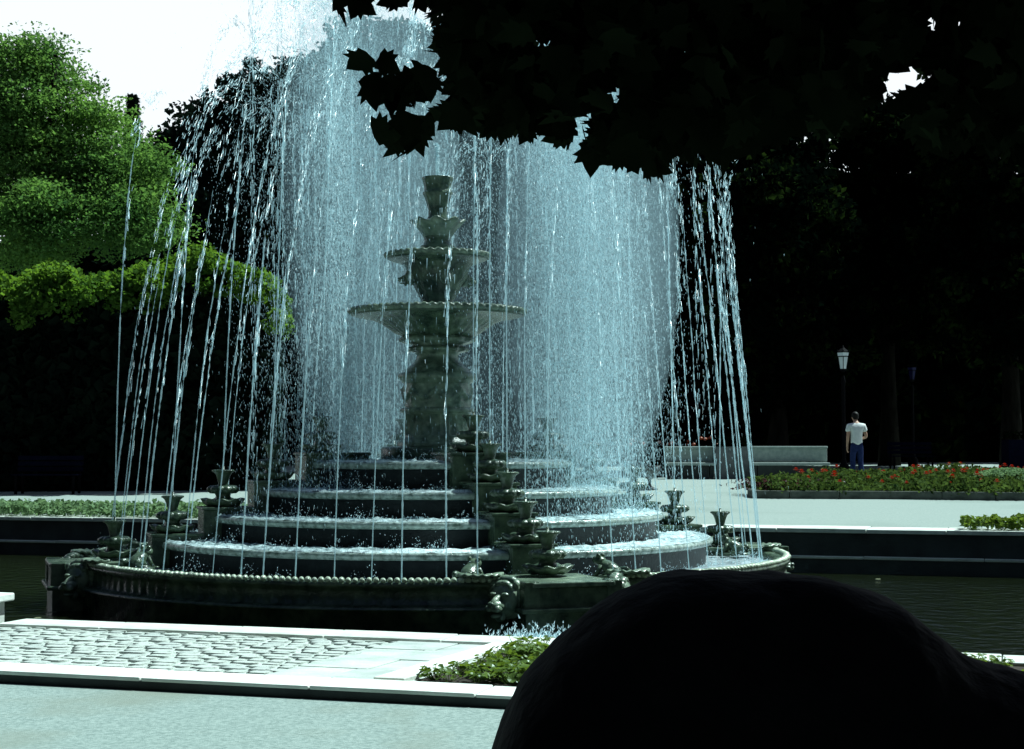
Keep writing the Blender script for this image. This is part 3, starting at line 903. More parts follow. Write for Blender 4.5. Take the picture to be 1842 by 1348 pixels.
# falling spray: threads and loose drops, blown a little to the right
def floor_at(r):
    z = np.full_like(r, FLOOR_Z)
    for R_, Z_ in zip(TIER_R[::-1], TIER_Z[::-1]):
        z = np.where(r < R_, Z_, z)
    return z
WIND = 0.42
def spray(nthread, per, nloose):
    out = []
    # threads of drops
    th = rng.random(nthread) * 2 * np.pi
    rr_ = np.abs(rng.normal(1.78, 0.50, nthread))
    ztop = 5.2 + 3.2 * rng.random(nthread) - 0.5 * np.abs(rr_ - 1.6)
    P = []; W = []
    cx = rr_ * np.cos(th); cy = rr_ * np.sin(th)
    # the plume on the right of the column and the one left of it hold most of the water
    dens = 0.22 + 1.38 * np.exp(-((cx - 1.55) / 0.62) ** 2) + 0.75 * np.exp(-((cx + 1.30) / 0.50) ** 2)
    keep = rng.random(nthread) < dens / 1.6
    cx, cy, ztop, rr_ = cx[keep], cy[keep], ztop[keep], rr_[keep]
    n = len(cx)
    u = rng.random((n, per))
    zf = floor_at(np.hypot(cx + WIND, cy))
    # drops thin out as they gather speed
    z = ztop[:, None] - (ztop - zf)[:, None] * u ** 1.45
    fallen = (ztop[:, None] - z)
    x = cx[:, None] + WIND * np.clip(fallen / 3.0, 0, 1) + rng.normal(0, 0.035, (n, per)) * (1 + 0.3 * fallen)
    y = cy[:, None] + rng.normal(0, 0.035, (n, per)) * (1 + 0.3 * fallen)
    P = np.stack([x, y, z], -1).reshape(-1, 3)
    fl = fallen.reshape(-1)
    # loose drops everywhere inside the ring
    th = rng.random(nloose) * 2 * np.pi
    r2 = np.abs(rng.normal(1.7, 0.62, nloose))
    x = r2 * np.cos(th) + WIND; y = r2 * np.sin(th)
    dens = 0.28 + 1.22 * np.exp(-((x - 1.98) / 0.66) ** 2) + 0.55 * np.exp(-((x + 1.1) / 0.55) ** 2)
    keep = rng.random(nloose) < dens / 1.5
    x, y, r2 = x[keep], y[keep], r2[keep]
    zt = 8.4 - 0.8 * np.abs(r2 - 1.2)
    zf = floor_at(np.hypot(x, y))
    z = zt - (zt - zf) * rng.random(len(x)) ** 1.2
    P = np.concatenate([P, np.stack([x, y, z], -1)])
    fl = np.concatenate([fl, zt - z])
    n = len(P)
    D = np.stack([rng.normal(0.06, 0.16, n), rng.normal(0, 0.16, n), -np.ones(n)], -1)
    L = (0.012 + 0.010 * np.sqrt(np.clip(fl, 0, 9))) * (0.6 + 0.8 * rng.random(n))
    Wd = 0.0020 + 0.0028 * rng.random(n) ** 2.2
    # a few fat drops give the sparkle
    big = rng.random(n) < 0.05
    Wd = np.where(big, Wd * 2.1, Wd)
    return P, D, L, Wd
P, D, L, W = spray(5600, 95, 330000)
nt_, per_ = 130, 130
ta = rng.random(nt_) * 2 * np.pi; tr_ = np.abs(rng.normal(1.9, 0.45, nt_)); tz = 5.0 + 3.0 * rng.random(nt_)
tx = tr_ * np.cos(ta) + WIND; ty = tr_ * np.sin(ta)
fz = floor_at(np.hypot(tx, ty))
uu = rng.random((nt_, per_)) ** 1.2
zz = tz[:, None] - (tz - fz)[:, None] * uu
P2 = np.stack([tx[:, None] + 0.10 * (uu - 0.5) + rng.normal(0, 0.010, (nt_, per_)), ty[:, None] + rng.normal(0, 0.010, (nt_, per_)), zz], -1).reshape(-1, 3)
n2 = len(P2)
P = np.concatenate([P, P2])
D = np.concatenate([D, np.stack([np.full(n2, -0.02), rng.normal(0, 0.03, n2), -np.ones(n2)], -1)])
L = np.concatenate([L, 0.05 + 0.09 * rng.random(n2)])
W = np.concatenate([W, 0.0035 + 0.0045 * rng.random(n2) ** 2])
# droplets must not fill the solid column
rad = np.hypot(P[:, 0], P[:, 1])
colr = np.interp(P[:, 2], [1.2, 1.5, 2.3, 2.5, 2.9, 3.0, 3.1, 3.3, 3.7, 3.8, 4.0, 4.7, 4.8], [0.7, 0.5, 0.5, 0.4, 0.75, 1.1, 0.3, 0.4, 0.7, 0.2, 0.3, 0.2, 0.0])
az = np.degrees(np.arctan2(P[:, 1], P[:, 0]))
sunny = (az > -10) & (az < 55)
front = (P[:, 1] < 0.3) & (np.abs(P[:, 0] - 0.05) < 1.05)
ok = (rad > colr) & ~(sunny & (rng.random(len(P)) < 0.40)) & ~(front & (rng.random(len(P)) < 0.92)) & ~((np.abs(P[:, 0] - 0.15) < 0.85) & (rng.random(len(P)) < 0.30))
V, T = drops_mesh('water_spray', P[ok], D[ok], L[ok], W[ok])
o = obj('water_spray', np_mesh('water_spray', V, T), M['water_drop'])
tag(o, 'white veil of falling drops inside the ring of jets', 'spray', kind='stuff')

# fine mist hanging in the two plumes
def mist(name, label, c, r, dens):
    m, n_, out = new_mat(name)
    pv = n_.nodes.new('ShaderNodeVolumePrincipled')
    pv.inputs['Color'].default_value = (0.60, 0.89, 1.0, 1)
    pv.inputs['Density'].default_value = dens
    pv.inputs['Anisotropy'].default_value = 0.2
    n_.links.new(pv.outputs[0], out.inputs['Volume'])
    mb = MB(); mb.ball((0, 0, 0), r, 32, 24)
    return tag(mb.build(name, m, None, True, loc=c), label, 'mist', kind='stuff')
mist('mist', 'pale mist in the plume right of the column', (1.90, 0.5, 3.9), (1.18, 1.5, 3.3), 0.22)
mist('mist', 'pale mist in the tall plume left of the column', (-0.95, 1.3, 4.9), (1.2, 1.3, 3.8), 0.19)
mist('mist', 'thin mist behind and around the whole column', (0.35, 1.9, 3.4), (2.5, 1.5, 3.6), 0.035)

# splashes thrown up where the water lands on the steps
n = 26000
ii = rng.integers(0, 5, n)
RI = np.array([0.75, 1.68, 2.25, 2.80, 3.40]); RO = np.array([1.62, 2.2, 2.75, 3.33, 4.1]); ZZ = np.array([1.21, 0.88, 0.58, 0.29, 0.0])
nb = 900
bi = rng.integers(0, 5, nb); ba = rng.random(nb) * 2 * np.pi; bh = 0.02 + 0.10 * rng.random(nb) ** 3
br = RI[bi] + (RO[bi] - RI[bi]) * rng.random(nb)
sel = rng.integers(0, nb, n)
hh = np.abs(rng.normal(0, 1, n)) * bh[sel]
P = np.stack([br[sel] * np.cos(ba[sel]) + rng.normal(0, 0.05, n), br[sel] * np.sin(ba[sel]) + rng.normal(0, 0.05, n), ZZ[bi[sel]] + hh], -1)
D = np.stack([rng.normal(0, 0.6, n), rng.normal(0, 0.6, n), np.ones(n)], -1)
V, T = drops_mesh('water_splash', P, D, 0.008 + 0.016 * rng.random(n), 0.0025 + 0.004 * rng.random(n) ** 2)
o = obj('water_splash', np_mesh('water_splash', V, T), M['water_drop'])
tag(o, 'white splashes dancing on the fountain steps', 'splash', kind='stuff')
# splash in the pool under the front lion spout
n = 900
c0 = Vector(local(PIER_A[0], 4.85, -0.55, Z_WATER))
P = np.stack([c0.x + rng.normal(0.05, 0.22, n), c0.y - 0.15 + rng.normal(0, 0.12, n), Z_WATER + np.abs(rng.normal(0, 0.07, n))], -1)
D = np.stack([rng.normal(0, 0.5, n), rng.normal(0, 0.5, n), np.ones(n)], -1)
V, T = drops_mesh('pool_splash', P, D, 0.02 + 0.03 * rng.random(n), 0.005 + 0.006 * rng.random(n))
o = obj('pool_splash', np_mesh('pool_splash', V, T), M['water_drop'])
tag(o, 'small white splash in the dark pool under the front lion head', 'splash', kind='stuff')

# ------------------------------------------------------------------ vegetation
def rand_unit(n, g=rng):
    v = g.normal(0, 1, (n, 3))
    return v / np.linalg.norm(v, axis=1, keepdims=True)

def leaf_cards(P, size, up_bias=0.3, ratio=0.62, g=rng):
    """folded leaf: two triangles that share a midrib"""
    n = len(P)
    N = rand_unit(n, g) + np.array([[0, 0, up_bias]])
    N /= np.linalg.norm(N, axis=1, keepdims=True)
    A = np.cross(N, rand_unit(n, g)); A /= np.linalg.norm(A, axis=1, keepdims=True)
    B = np.cross(N, A)
    s = size[:, None]
    V = np.empty((n, 4, 3), np.float32)
    V[:, 0] = P - A * s * 0.5
    V[:, 1] = P + B * s * ratio * 0.5 + N * s * 0.10
    V[:, 2] = P + A * s * 0.5
    V[:, 3] = P - B * s * ratio * 0.5 + N * s * 0.10
    b = (np.arange(n) * 4)[:, None]
    T = np.concatenate([b + np.array([[0, 1, 2]]), b + np.array([[0, 2, 3]])])
    return V.reshape(-1, 3), T

def crown_points(c, rad, nclump, per, clump_r, g, fill=0.35, flat=0.6):
    """leaves in clumps spread over and through an ellipsoid crown"""
    d = rand_unit(nclump, g)
    k = fill + (1 - fill) * g.random(nclump) ** 0.4
    ce = np.array(c)[None] + d * np.array(rad)[None] * k[:, None]
    ce += g.normal(0, 0.06, ce.shape) * np.array(rad)[None]
    off = rand_unit(nclump * per, g) * (g.random(nclump * per) ** 0.45)[:, None]
    cr = clump_r * (0.6 + 0.8 * g.random(nclump))
    P = np.repeat(ce, per, 0) + off * np.repeat(cr, per)[:, None] * np.array([[1, 1, flat]])
    return P

def tree(name, label, base, blobs, mat, leaf, seed, group=None, trunk_r=0.25, nper=90, clump=0.5, dens=1.0, up=0.5, flat=0.6):
    """blobs: list of (centre, radii) that make up the crown"""
    g = np.random.default_rng(seed)
    rr = random.Random(seed)
    base = Vector(base)
    root = empty(name, base)
    tag(root, label, 'tree', group)
    mb = MB()
    top = sum((Vector(b[0]) for b in blobs), Vector()) / len(blobs)
    top = Vector((top.x, top.y, max(b[0][2] for b in blobs)))
    path = []
    for k in range(7):
        u = k / 6
        path.append((base.lerp(top, u) - base) + Vector((rr.uniform(-.12, .12) * u, rr.uniform(-.12, .12) * u, 0)))
    mb.tube(path, [trunk_r * (1.25 if k == 0 else 1) * (1 - 0.12 * k) for k in range(7)], 9)
    trunk = mb.build('trunk', M['bark'], root, True)
    for b in blobs:
        c = Vector(b[0]) - base
        s = path[rr.randint(2, 4)]
        mid = Vector(s).lerp(c, 0.5) + Vector((0, 0, 0.25))
        q = MB(); q.tube([s, mid, c], [trunk_r * 0.45, trunk_r * 0.3, trunk_r * 0.1], 6)
        q.build('limb', M['bark'], root, True)
    Ps = []
    for (c, rad) in blobs:
        vol = rad[0] * rad[1] * rad[2]
        nclump = int(max(10, dens * 26 * (vol ** (2 / 3)) / clump ** 1.2))
        Ps.append(crown_points(Vector(c) - base, rad, nclump, nper, clump, g, 0.35, flat))
    P = np.concatenate(Ps)
    V, T = leaf_cards(P, leaf * (0.6 + 0.8 * g.random(len(P))), up, 0.62, g)
    obj('crown', np_mesh('crown', V, T), mat, root)
    return root

def fg(x, y):
    return Vector((x, y, far_ground(x, y)))
def on_far(px, depth):
    p = at(px, 805, depth)
    return fg(p.x, p.y)

def blob_px(px, py, depth, rx, ry, rz=None):
    """crown blob centred where the photograph shows it, radii in photo pixels at that depth"""
    c = at(px, py, depth)
    k = depth / F
    return ((c.x, c.y, c.z), (rx * k, (rz or rx) * k * 0.9, ry * k))

GT = 'trees around the far side of the plaza'
D = 50
tree('broadleaf_tree', 'tall pale green feathery tree lit by the sun at the edge of the plaza', on_far(60, D),
     [blob_px(60, 190, D, 105, 110), blob_px(130, 270, D, 120, 110), blob_px(210, 330, D - 1, 90, 80), blob_px(20, 330, D, 130, 110), blob_px(120, 390, D - 2, 110, 70), blob_px(-60, 220, D, 120, 120), blob_px(250, 400, D - 2, 70, 55), blob_px(60, 430, D - 2, 90, 50), blob_px(60, 110, D, 60, 50)],
     M['leaf_pale'], 0.125, 41, GT, 0.3, 190, 0.95, 0.95, 0.9, 0.42)
D = 58
tree('dark_tree', 'dark dense tree between the pale green tree and the spray', on_far(420, D),
     [blob_px(296, 340, D, 55, 105), blob_px(352, 310, D, 65, 120), blob_px(420, 270, D, 70, 130), blob_px(485, 230, D, 75, 135), blob_px(570, 250, D, 90, 160), blob_px(400, 420, D, 130, 100), blob_px(540, 380, D, 110, 120), blob_px(290, 430, D, 80, 100)],
     M['leaf_dark'], 0.24, 42, GT, 0.35, 62, 0.6, 1.0, 0.2)
# slim conifer peeping between them
D = 62
cb = on_far(232, D)
root = tag(empty('conifer', cb), 'slim dark conifer tip between the pale tree and the dark tree', 'tree', GT)
top = at(232, 172, D)
mb = MB(); mb.tube([(0, 0, 0), (0, 0, (top.z - cb.z))], [0.2, 0.02], 8); mb.build('trunk', M['bark'], root)
g = np.random.default_rng(5)
n = 9000
h = g.random(n) ** 0.7
H = top.z - cb.z
rad = (1 - h) * 2.2 * (0.55 + 0.45 * ((h * 22) % 1)) * g.random(n) ** 0.5 + 0.22 * g.random(n)
an = g.random(n) * 2 * np.pi
P = np.stack([rad * np.cos(an), rad * np.sin(an), 1.0 + h * (H - 1.0)], -1)
V, T = leaf_cards(P, 0.16 + 0.12 * g.random(n), 0.2, 0.3, g)
obj('crown', np_mesh('crown', V, T), M['leaf_dark'], root)
# dark trees behind the fountain and on the right
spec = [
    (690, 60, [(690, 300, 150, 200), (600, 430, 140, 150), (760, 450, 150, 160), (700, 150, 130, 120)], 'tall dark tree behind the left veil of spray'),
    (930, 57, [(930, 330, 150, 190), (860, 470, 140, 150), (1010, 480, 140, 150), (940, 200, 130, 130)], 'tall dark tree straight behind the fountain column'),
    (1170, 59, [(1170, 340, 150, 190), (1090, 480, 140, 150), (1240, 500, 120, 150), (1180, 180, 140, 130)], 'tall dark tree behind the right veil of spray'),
    (1400, 50, [(1400, 430, 130, 130), (1345, 540, 90, 130), (1450, 560, 120, 140), (1380, 320, 110, 110), (1400, 690, 110, 90)], 'dark tree with leaf specks coloured as sunlit just right of the jets'),
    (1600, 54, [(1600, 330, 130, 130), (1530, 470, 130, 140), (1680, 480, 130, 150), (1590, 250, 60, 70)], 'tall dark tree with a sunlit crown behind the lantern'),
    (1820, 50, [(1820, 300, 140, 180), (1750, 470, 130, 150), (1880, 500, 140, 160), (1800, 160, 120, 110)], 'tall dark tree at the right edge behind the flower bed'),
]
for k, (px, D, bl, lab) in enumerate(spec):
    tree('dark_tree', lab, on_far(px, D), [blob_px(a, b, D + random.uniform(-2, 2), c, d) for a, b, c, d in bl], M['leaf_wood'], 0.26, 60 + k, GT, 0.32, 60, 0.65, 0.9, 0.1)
# undergrowth below them: one unbroken dark mass
g = np.random.default_rng(77)
n = 70000
px = g.uniform(440, 2000, n)
dp = 57 + g.random(n) * 9
x = CAM.x + (px - 921) / F * dp; y = CAM.y + dp
hgt = 6.4 + 1.0 * np.sin(px * 0.017) + 0.8 * np.sin(px * 0.041 + 1)
gz = 0.186 + ((NX * x + NY * y) - (S_FAR + 0.9)) / (75 - S_FAR - 0.9) * (1.5 - 0.186)
P = np.stack([x, y, gz + hgt * g.random(n) ** 0.8], -1)
V, T = leaf_cards(P, 0.46 + 0.4 * g.random(n), 0.1, 0.75, g)
o = obj('undergrowth', np_mesh('undergrowth', V, T), M['leaf_wood'])
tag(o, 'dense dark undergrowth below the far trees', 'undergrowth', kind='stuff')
n = 30000
px = g.uniform(-300, 520, n); dp = 60 + g.random(n) * 8
x = CAM.x + (px - 921) / F * dp; y = CAM.y + dp
P = np.stack([x, y, 0.6 + 8.6 * g.random(n)], -1)
V, T = leaf_cards(P, 0.55 + 0.4 * g.random(n), 0.1, 0.75, g)
o = obj('undergrowth', np_mesh('undergrowth', V, T), M['leaf_dark'])
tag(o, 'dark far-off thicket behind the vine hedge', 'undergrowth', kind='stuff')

# tall vine hedge on the left: trellised body coloured dark for shade, with a sunlit mop of leaves on top
D = 38
hx0, hx1 = at(-260, 805, D).x, at(470, 805, D).x
hb = fg((hx0 + hx1) / 2, CAM.y + D)
hedge = tag(empty('vine_hedge', hb), 'tall vine hedge with bright yellow-green top and black shaded front', 'hedge')
g = np.random.default_rng(31)
def top_y(px):
    return np.interp(px, [-260, 0, 60, 150, 230, 250, 300, 400, 440, 480, 520], [490, 500, 505, 500, 520, 490, 470, 468, 490, 530, 570])
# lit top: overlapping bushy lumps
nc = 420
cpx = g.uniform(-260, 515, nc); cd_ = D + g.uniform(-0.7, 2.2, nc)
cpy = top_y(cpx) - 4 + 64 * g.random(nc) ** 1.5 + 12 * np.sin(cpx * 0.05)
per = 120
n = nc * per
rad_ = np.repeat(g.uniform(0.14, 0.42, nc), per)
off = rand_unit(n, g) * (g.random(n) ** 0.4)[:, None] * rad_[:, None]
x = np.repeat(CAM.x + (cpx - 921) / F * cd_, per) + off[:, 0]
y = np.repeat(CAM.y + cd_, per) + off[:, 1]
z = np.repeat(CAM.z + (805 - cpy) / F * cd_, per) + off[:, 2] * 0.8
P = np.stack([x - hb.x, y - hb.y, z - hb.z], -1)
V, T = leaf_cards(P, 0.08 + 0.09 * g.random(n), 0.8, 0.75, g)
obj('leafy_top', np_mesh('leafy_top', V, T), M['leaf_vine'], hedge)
# body in near-black leaves: the shade of the front is in their colour
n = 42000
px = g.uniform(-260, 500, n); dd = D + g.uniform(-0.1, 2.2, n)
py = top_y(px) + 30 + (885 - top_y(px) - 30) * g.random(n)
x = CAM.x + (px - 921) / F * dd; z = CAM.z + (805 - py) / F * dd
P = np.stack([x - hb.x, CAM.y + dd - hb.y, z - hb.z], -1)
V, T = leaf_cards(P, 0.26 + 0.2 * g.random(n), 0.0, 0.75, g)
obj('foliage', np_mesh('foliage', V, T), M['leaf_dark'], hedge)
for k in range(9):
    xx = hx0 + (hx1 - hx0) * k / 8 - hb.x
    m = MB(); m.box((xx, 1.2, 2.1), (0.16, 0.16, 4.3)); m.build('trellis_post', M['bark'], hedge)

# ground cover strips along the far coping
def ground_cover(name, label, t0, t1, s0, s1, mat, n, hgt, leaf, seed):
    g = np.random.default_rng(seed)
    t = g.uniform(t0, t1, n); s = g.uniform(s0, s1, n)
    x = TX * t + NX * s; y = TY * t + NY * s
    z = 0.20 + np.abs(np.sin(t * 7) * np.sin(s * 5 + t)) * hgt * 0.4 + g.random(n) * hgt
    V, T = leaf_cards(np.stack([x, y, z], -1), leaf * (0.6 + 0.8 * g.random(n)), 0.8, 0.7, g)
    o = obj(name, np_mesh(name, V, T), mat)
    return tag(o, label, 'ground cover', kind='stuff')
ground_cover('ground_cover', 'strip of bright green low plants along the far pool edge', -22, -5.6, S_FAR + 0.12, S_FAR + 1.7, M['leaf_strip'], 15000, 0.17, 0.10, 51)
ground_cover('ground_cover', 'patch of low green plants on the far coping at the right edge', 6.1, 16, S_FAR + 0.12, S_FAR + 0.8, M['leaf_bed'], 6000, 0.14, 0.09, 52)

# planted bed in front of the near coping: separate leafy plants
def round_leaf_plant(seed, n=26, r=0.13, h=0.13, leaf=0.065):
    g = np.random.default_rng(seed)
    V = []; Fc = []
    mb = MB()
    for k in range(n):
        a = g.random() * 6.283; rad = r * g.random() ** 0.6; z = h * (0.35 + 0.65 * g.random()) * (1 - 0.35 * rad / r)
        c = Vector((rad * math.cos(a), rad * math.sin(a), z))
        nrm = Vector((math.cos(a) * 0.5 * rad / r + g.normal(0, .3), math.sin(a) * 0.5 * rad / r + g.normal(0, .3), 1)).normalized()
        u = nrm.orthogonal().normalized(); v = nrm.cross(u)
        L = leaf * g.uniform(0.6, 1.1)
        pts = [c]
        m = 7
        rot = g.random() * 6.28
        for i in range(m):
            b = 2 * math.pi * i / m + rot
            e = L * 0.5 * (1.0 if i else 0.6)
            pts.append(c + u * (e * math.cos(b)) + v * (e * math.sin(b)) + nrm * 0.006)
        mb.add(pts, [(0, 1 + i, 1 + (i + 1) % m) for i in range(m)])
        mb.tube([(c.x * 0.3, c.y * 0.3, 0), c], [0.003, 0.002], 3)
    return mb
pl_me = []
for k in range(6):
    me = round_leaf_plant(400 + k, 22 + 3 * k).mesh('leafy_plant')
    me.materials.append(M['leaf_bed'])
    pl_me.append(me)
rr = random.Random(33)
spots = []
tries = 0
while len(spots) < 120 and tries < 4000:
    tries += 1
    s = rr.uniform(S_KERB_IN + 0.12, S_COPE_OUT - 0.12)
    t = BED_T(s) + 0.10 + rr.random() ** 1.5 * 4.6
    if all((t - a) ** 2 + (s - b) ** 2 > 0.125 ** 2 for a, b in spots):
        spots.append((t, s))
for (t, s) in spots:
    p = pn(t, s, path_z(s) - 0.006)
    o = obj('bedding_plant', rr.choice(pl_me), None, None, p, rr.random() * 6.28)
    k = rr.uniform(0.65, 1.1); o.scale = (k, k, k * rr.uniform(0.8, 1.2))
    tag(o, 'small round-leaved green plant in the bed between white kerb and pool coping', 'plant', 'plants of the near bed')

# ------------------------------------------------------------------ far plaza furniture
def bench(px0, px1, depth, label, mat=None):
    p0, p1 = on_far(px0, depth), on_far(px1, depth)
    L = p1.x - p0.x
    c = (p0 + p1) / 2
    mat = mat or M['bench']
    b = tag(empty('stone_bench', c, -0.02), label, 'bench', 'benches on the far plaza')
    m = MB(); m.box((0, -0.02, 0.40), (L, 0.46, 0.075)); m.build('seat', mat, b, bevel=0.02)
    m = MB(); m.box((0, 0.24, 0.64), (L, 0.07, 0.36)); m.build('backrest', mat, b, bevel=0.02)
    m = MB(); m.box((0, 0.23, 0.845), (L + 0.03, 0.14, 0.06)); m.build('top_rail', mat, b, bevel=0.02)
    m = MB(); m.box((0, 0.02, 0.17), (L - 0.3, 0.26, 0.34)); m.build('under_seat_shade', M['wall'], b)  # dark block stands in for the shade under the seat
    for s in (-1, 1):
        m = MB(); m.box((s * (L / 2 - 0.07), 0.05, 0.18), (0.10, 0.40, 0.36)); m.build('support', M['wall'], b, bevel=0.01)
    return b
bench(1197, 1284, 43.5, 'pale stone bench seen through the jets, left of the planter box')
bench(1352, 1490, 43.0, 'long pale stone bench beside the standing man')

def planter(px0, px1, depth, h, label, mat, plants, leafm, seed, wid=0.7):
    p0, p1 = on_far(px0, depth), on_far(px1, depth)
    L = p1.x - p0.x
    c = (p0 + p1) / 2
    b = tag(empty('planter_box', c), label, 'planter')
    m = MB()
    m.box((0, -wid / 2 + 0.04, h / 2), (L, 0.08, h)); m.box((0, wid / 2 - 0.04, h / 2), (L, 0.08, h))
    m.box((-L / 2 + 0.04, 0, h / 2), (0.08, wid - 0.165, h)); m.box((L / 2 - 0.04, 0, h / 2), (0.08, wid - 0.165, h))
    m.build('box', mat, b)
    m = MB(); m.box((0, 0, h - 0.08), (L - 0.17, wid - 0.17, 0.06)); m.build('soil', M['soil'], b)
    g = np.random.default_rng(seed)
    n = plants
    P = np.stack([g.uniform(-L / 2, L / 2, n), g.uniform(-wid / 2, wid / 2, n), h - 0.03 + 0.28 * g.random(n)], -1)
    V, T = leaf_cards(P, 0.07 + 0.06 * g.random(n), 0.6, 0.7, g)
    obj('foliage', np_mesh('foliage', V, T), leafm, b)
    return b
planter(1287, 1346, 43.6, 0.86, 'grey concrete planter box between the two pale benches', M['concrete'], 700, M['leaf_wood'], 71)
pb = planter(1120, 1420, 45.2, 0.60, 'long low planter with red flowers behind the benches', M['wall'], 3500, M['leaf_wood'], 72, 0.9)
g = np.random.default_rng(73)
for k in range(16):
    fx = g.uniform(-2.2, 0.3)
    m = MB(); m.ball((0, 0, 0), (0.06, 0.06, 0.045), 8, 5)
    m.build('red_bloom', M['bloom'], pb, loc=(fx, g.uniform(-0.42, 0.1), 0.98 + g.uniform(-0.10, 0.10)))
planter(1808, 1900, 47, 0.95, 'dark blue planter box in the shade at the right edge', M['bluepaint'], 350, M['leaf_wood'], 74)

# slatted seat in the shade behind the flower bed
c = on_far(1640, 49)
b = tag(empty('garden_seat', c), 'dim blue slatted garden seat in deep shade behind the flower bed', 'bench')
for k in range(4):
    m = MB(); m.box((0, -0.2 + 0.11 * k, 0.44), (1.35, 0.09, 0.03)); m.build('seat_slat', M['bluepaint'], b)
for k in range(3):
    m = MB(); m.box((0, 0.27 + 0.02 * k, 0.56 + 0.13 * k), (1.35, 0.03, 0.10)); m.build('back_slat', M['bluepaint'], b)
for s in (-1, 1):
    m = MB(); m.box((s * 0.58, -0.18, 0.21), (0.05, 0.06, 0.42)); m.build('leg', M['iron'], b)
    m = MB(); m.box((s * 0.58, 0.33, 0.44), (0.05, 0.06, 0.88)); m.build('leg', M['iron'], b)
# seat in the shade of the hedge, left
c = on_far(85, 36.6)
b = tag(empty('garden_seat', c), 'dim garden seat in the black shade of the vine hedge', 'bench')
for k in range(4):
    m = MB(); m.box((0, -0.2 + 0.11 * k, 0.44), (1.5, 0.09, 0.03)); m.build('seat_slat', M['bluepaint'], b)
for k in range(3):
    m = MB(); m.box((0, 0.27 + 0.02 * k, 0.56 + 0.13 * k), (1.5, 0.03, 0.10)); m.build('back_slat', M['bluepaint'], b)
for s in (-1, 1):
    m = MB(); m.box((s * 0.65, -0.18, 0.21), (0.05, 0.06, 0.42)); m.build('leg', M['iron'], b)
    m = MB(); m.box((s * 0.65, 0.33, 0.44), (0.05, 0.06, 0.88)); m.build('leg', M['iron'], b)

# goblet urn standing on the far plaza
c = on_far(1168, 37.0)
u = tag(empty('goblet_urn', c), 'dark goblet-shaped urn with a plant standing on the far plaza', 'urn')
m = MB(); m.lathe([(0.001, 0), (0.19, 0), (0.19, 0.04), (0.10, 0.06), (0.045, 0.10), (0.04, 0.22), (0.06, 0.26)], 24); m.build('foot', M['concrete'], u, True)
m = MB(); m.lathe([(0.05, 0.25), (0.12, 0.28), (0.20, 0.35), (0.25, 0.45), (0.27, 0.56), (0.25, 0.57), (0.22, 0.52), (0.001, 0.50)], 28); m.build('bowl', M['concrete'], u, True)
g = np.random.default_rng(81)
P = g.normal(0, 1, (900, 3)) * np.array([[0.13, 0.13, 0.10]]) + np.array([[0, 0, 0.66]])
V, T = leaf_cards(P, 0.06 + 0.05 * g.random(900), 0.3, 0.7, g)
obj('foliage', np_mesh('foliage', V, T), M['leaf_wood'], u)

# street lanterns
def lantern(px, py, depth, label, k=1.0, glass=None):
    glass = glass or M['glass']
    base = on_far(px, depth)
    top = at(px, py, depth)
    H = top.z - base.z          # centre height of the lantern
    L = tag(empty('street_lantern', base, 0.35), label, 'lantern', 'lanterns among the trees')
    m = MB(); m.lathe([(0.16, 0), (0.16, 0.25), (0.09, 0.35), (0.055, 0.5), (0.05, H - 0.7 * k), (0.07, H - 0.6 * k), (0.03, H - 0.42 * k)], 12); m.build('post', M['iron'], L, True)
    m = MB(); m.lathe([(0.10 * k, H - 0.24 * k), (0.155 * k, H + 0.10 * k)], 6); m.build('lower_glass', glass, L)
    m = MB(); m.lathe([(0.165 * k, H + 0.125 * k), (0.175 * k, H + 0.22 * k)], 6); m.build('upper_glass', glass, L)
    m = MB()
    m.lathe([(0.02, H - 0.32 * k), (0.11 * k, H - 0.27 * k), (0.115 * k, H - 0.235 * k), (0.02, H - 0.24 * k)], 6)
    m.lathe([(0.13 * k, H + 0.10 * k), (0.178 * k, H + 0.10 * k), (0.178 * k, H + 0.125 * k), (0.13 * k, H + 0.125 * k)], 6)
    for i in range(6):
        a = 2 * math.pi * i / 6
        m.tube([(0.104 * k * math.cos(a), 0.104 * k * math.sin(a), H - 0.24 * k), (0.160 * k * math.cos(a), 0.160 * k * math.sin(a), H + 0.10 * k)], 0.011, 5)
        m.ball((0.18 * k * math.cos(a), 0.18 * k * math.sin(a), H + 0.27 * k), (0.022, 0.022, 0.03), 6, 5)
    m.build('frame', M['iron'], L)
    m = MB(); m.lathe([(0.185 * k, H + 0.22 * k), (0.19 * k, H + 0.245 * k), (0.12 * k, H + 0.30 * k), (0.05 * k, H + 0.36 * k), (0.02, H + 0.42 * k), (0.001, H + 0.43 * k)], 6); m.build('roof', M['iron'], L)
    return L
lantern(1518, 649, 45.0, 'bright white hexagonal lantern above the standing man')
lantern(1642, 672, 52.0, 'dim blue lantern in the dark to the right of the bright one', 0.85, M['glass_dim'])

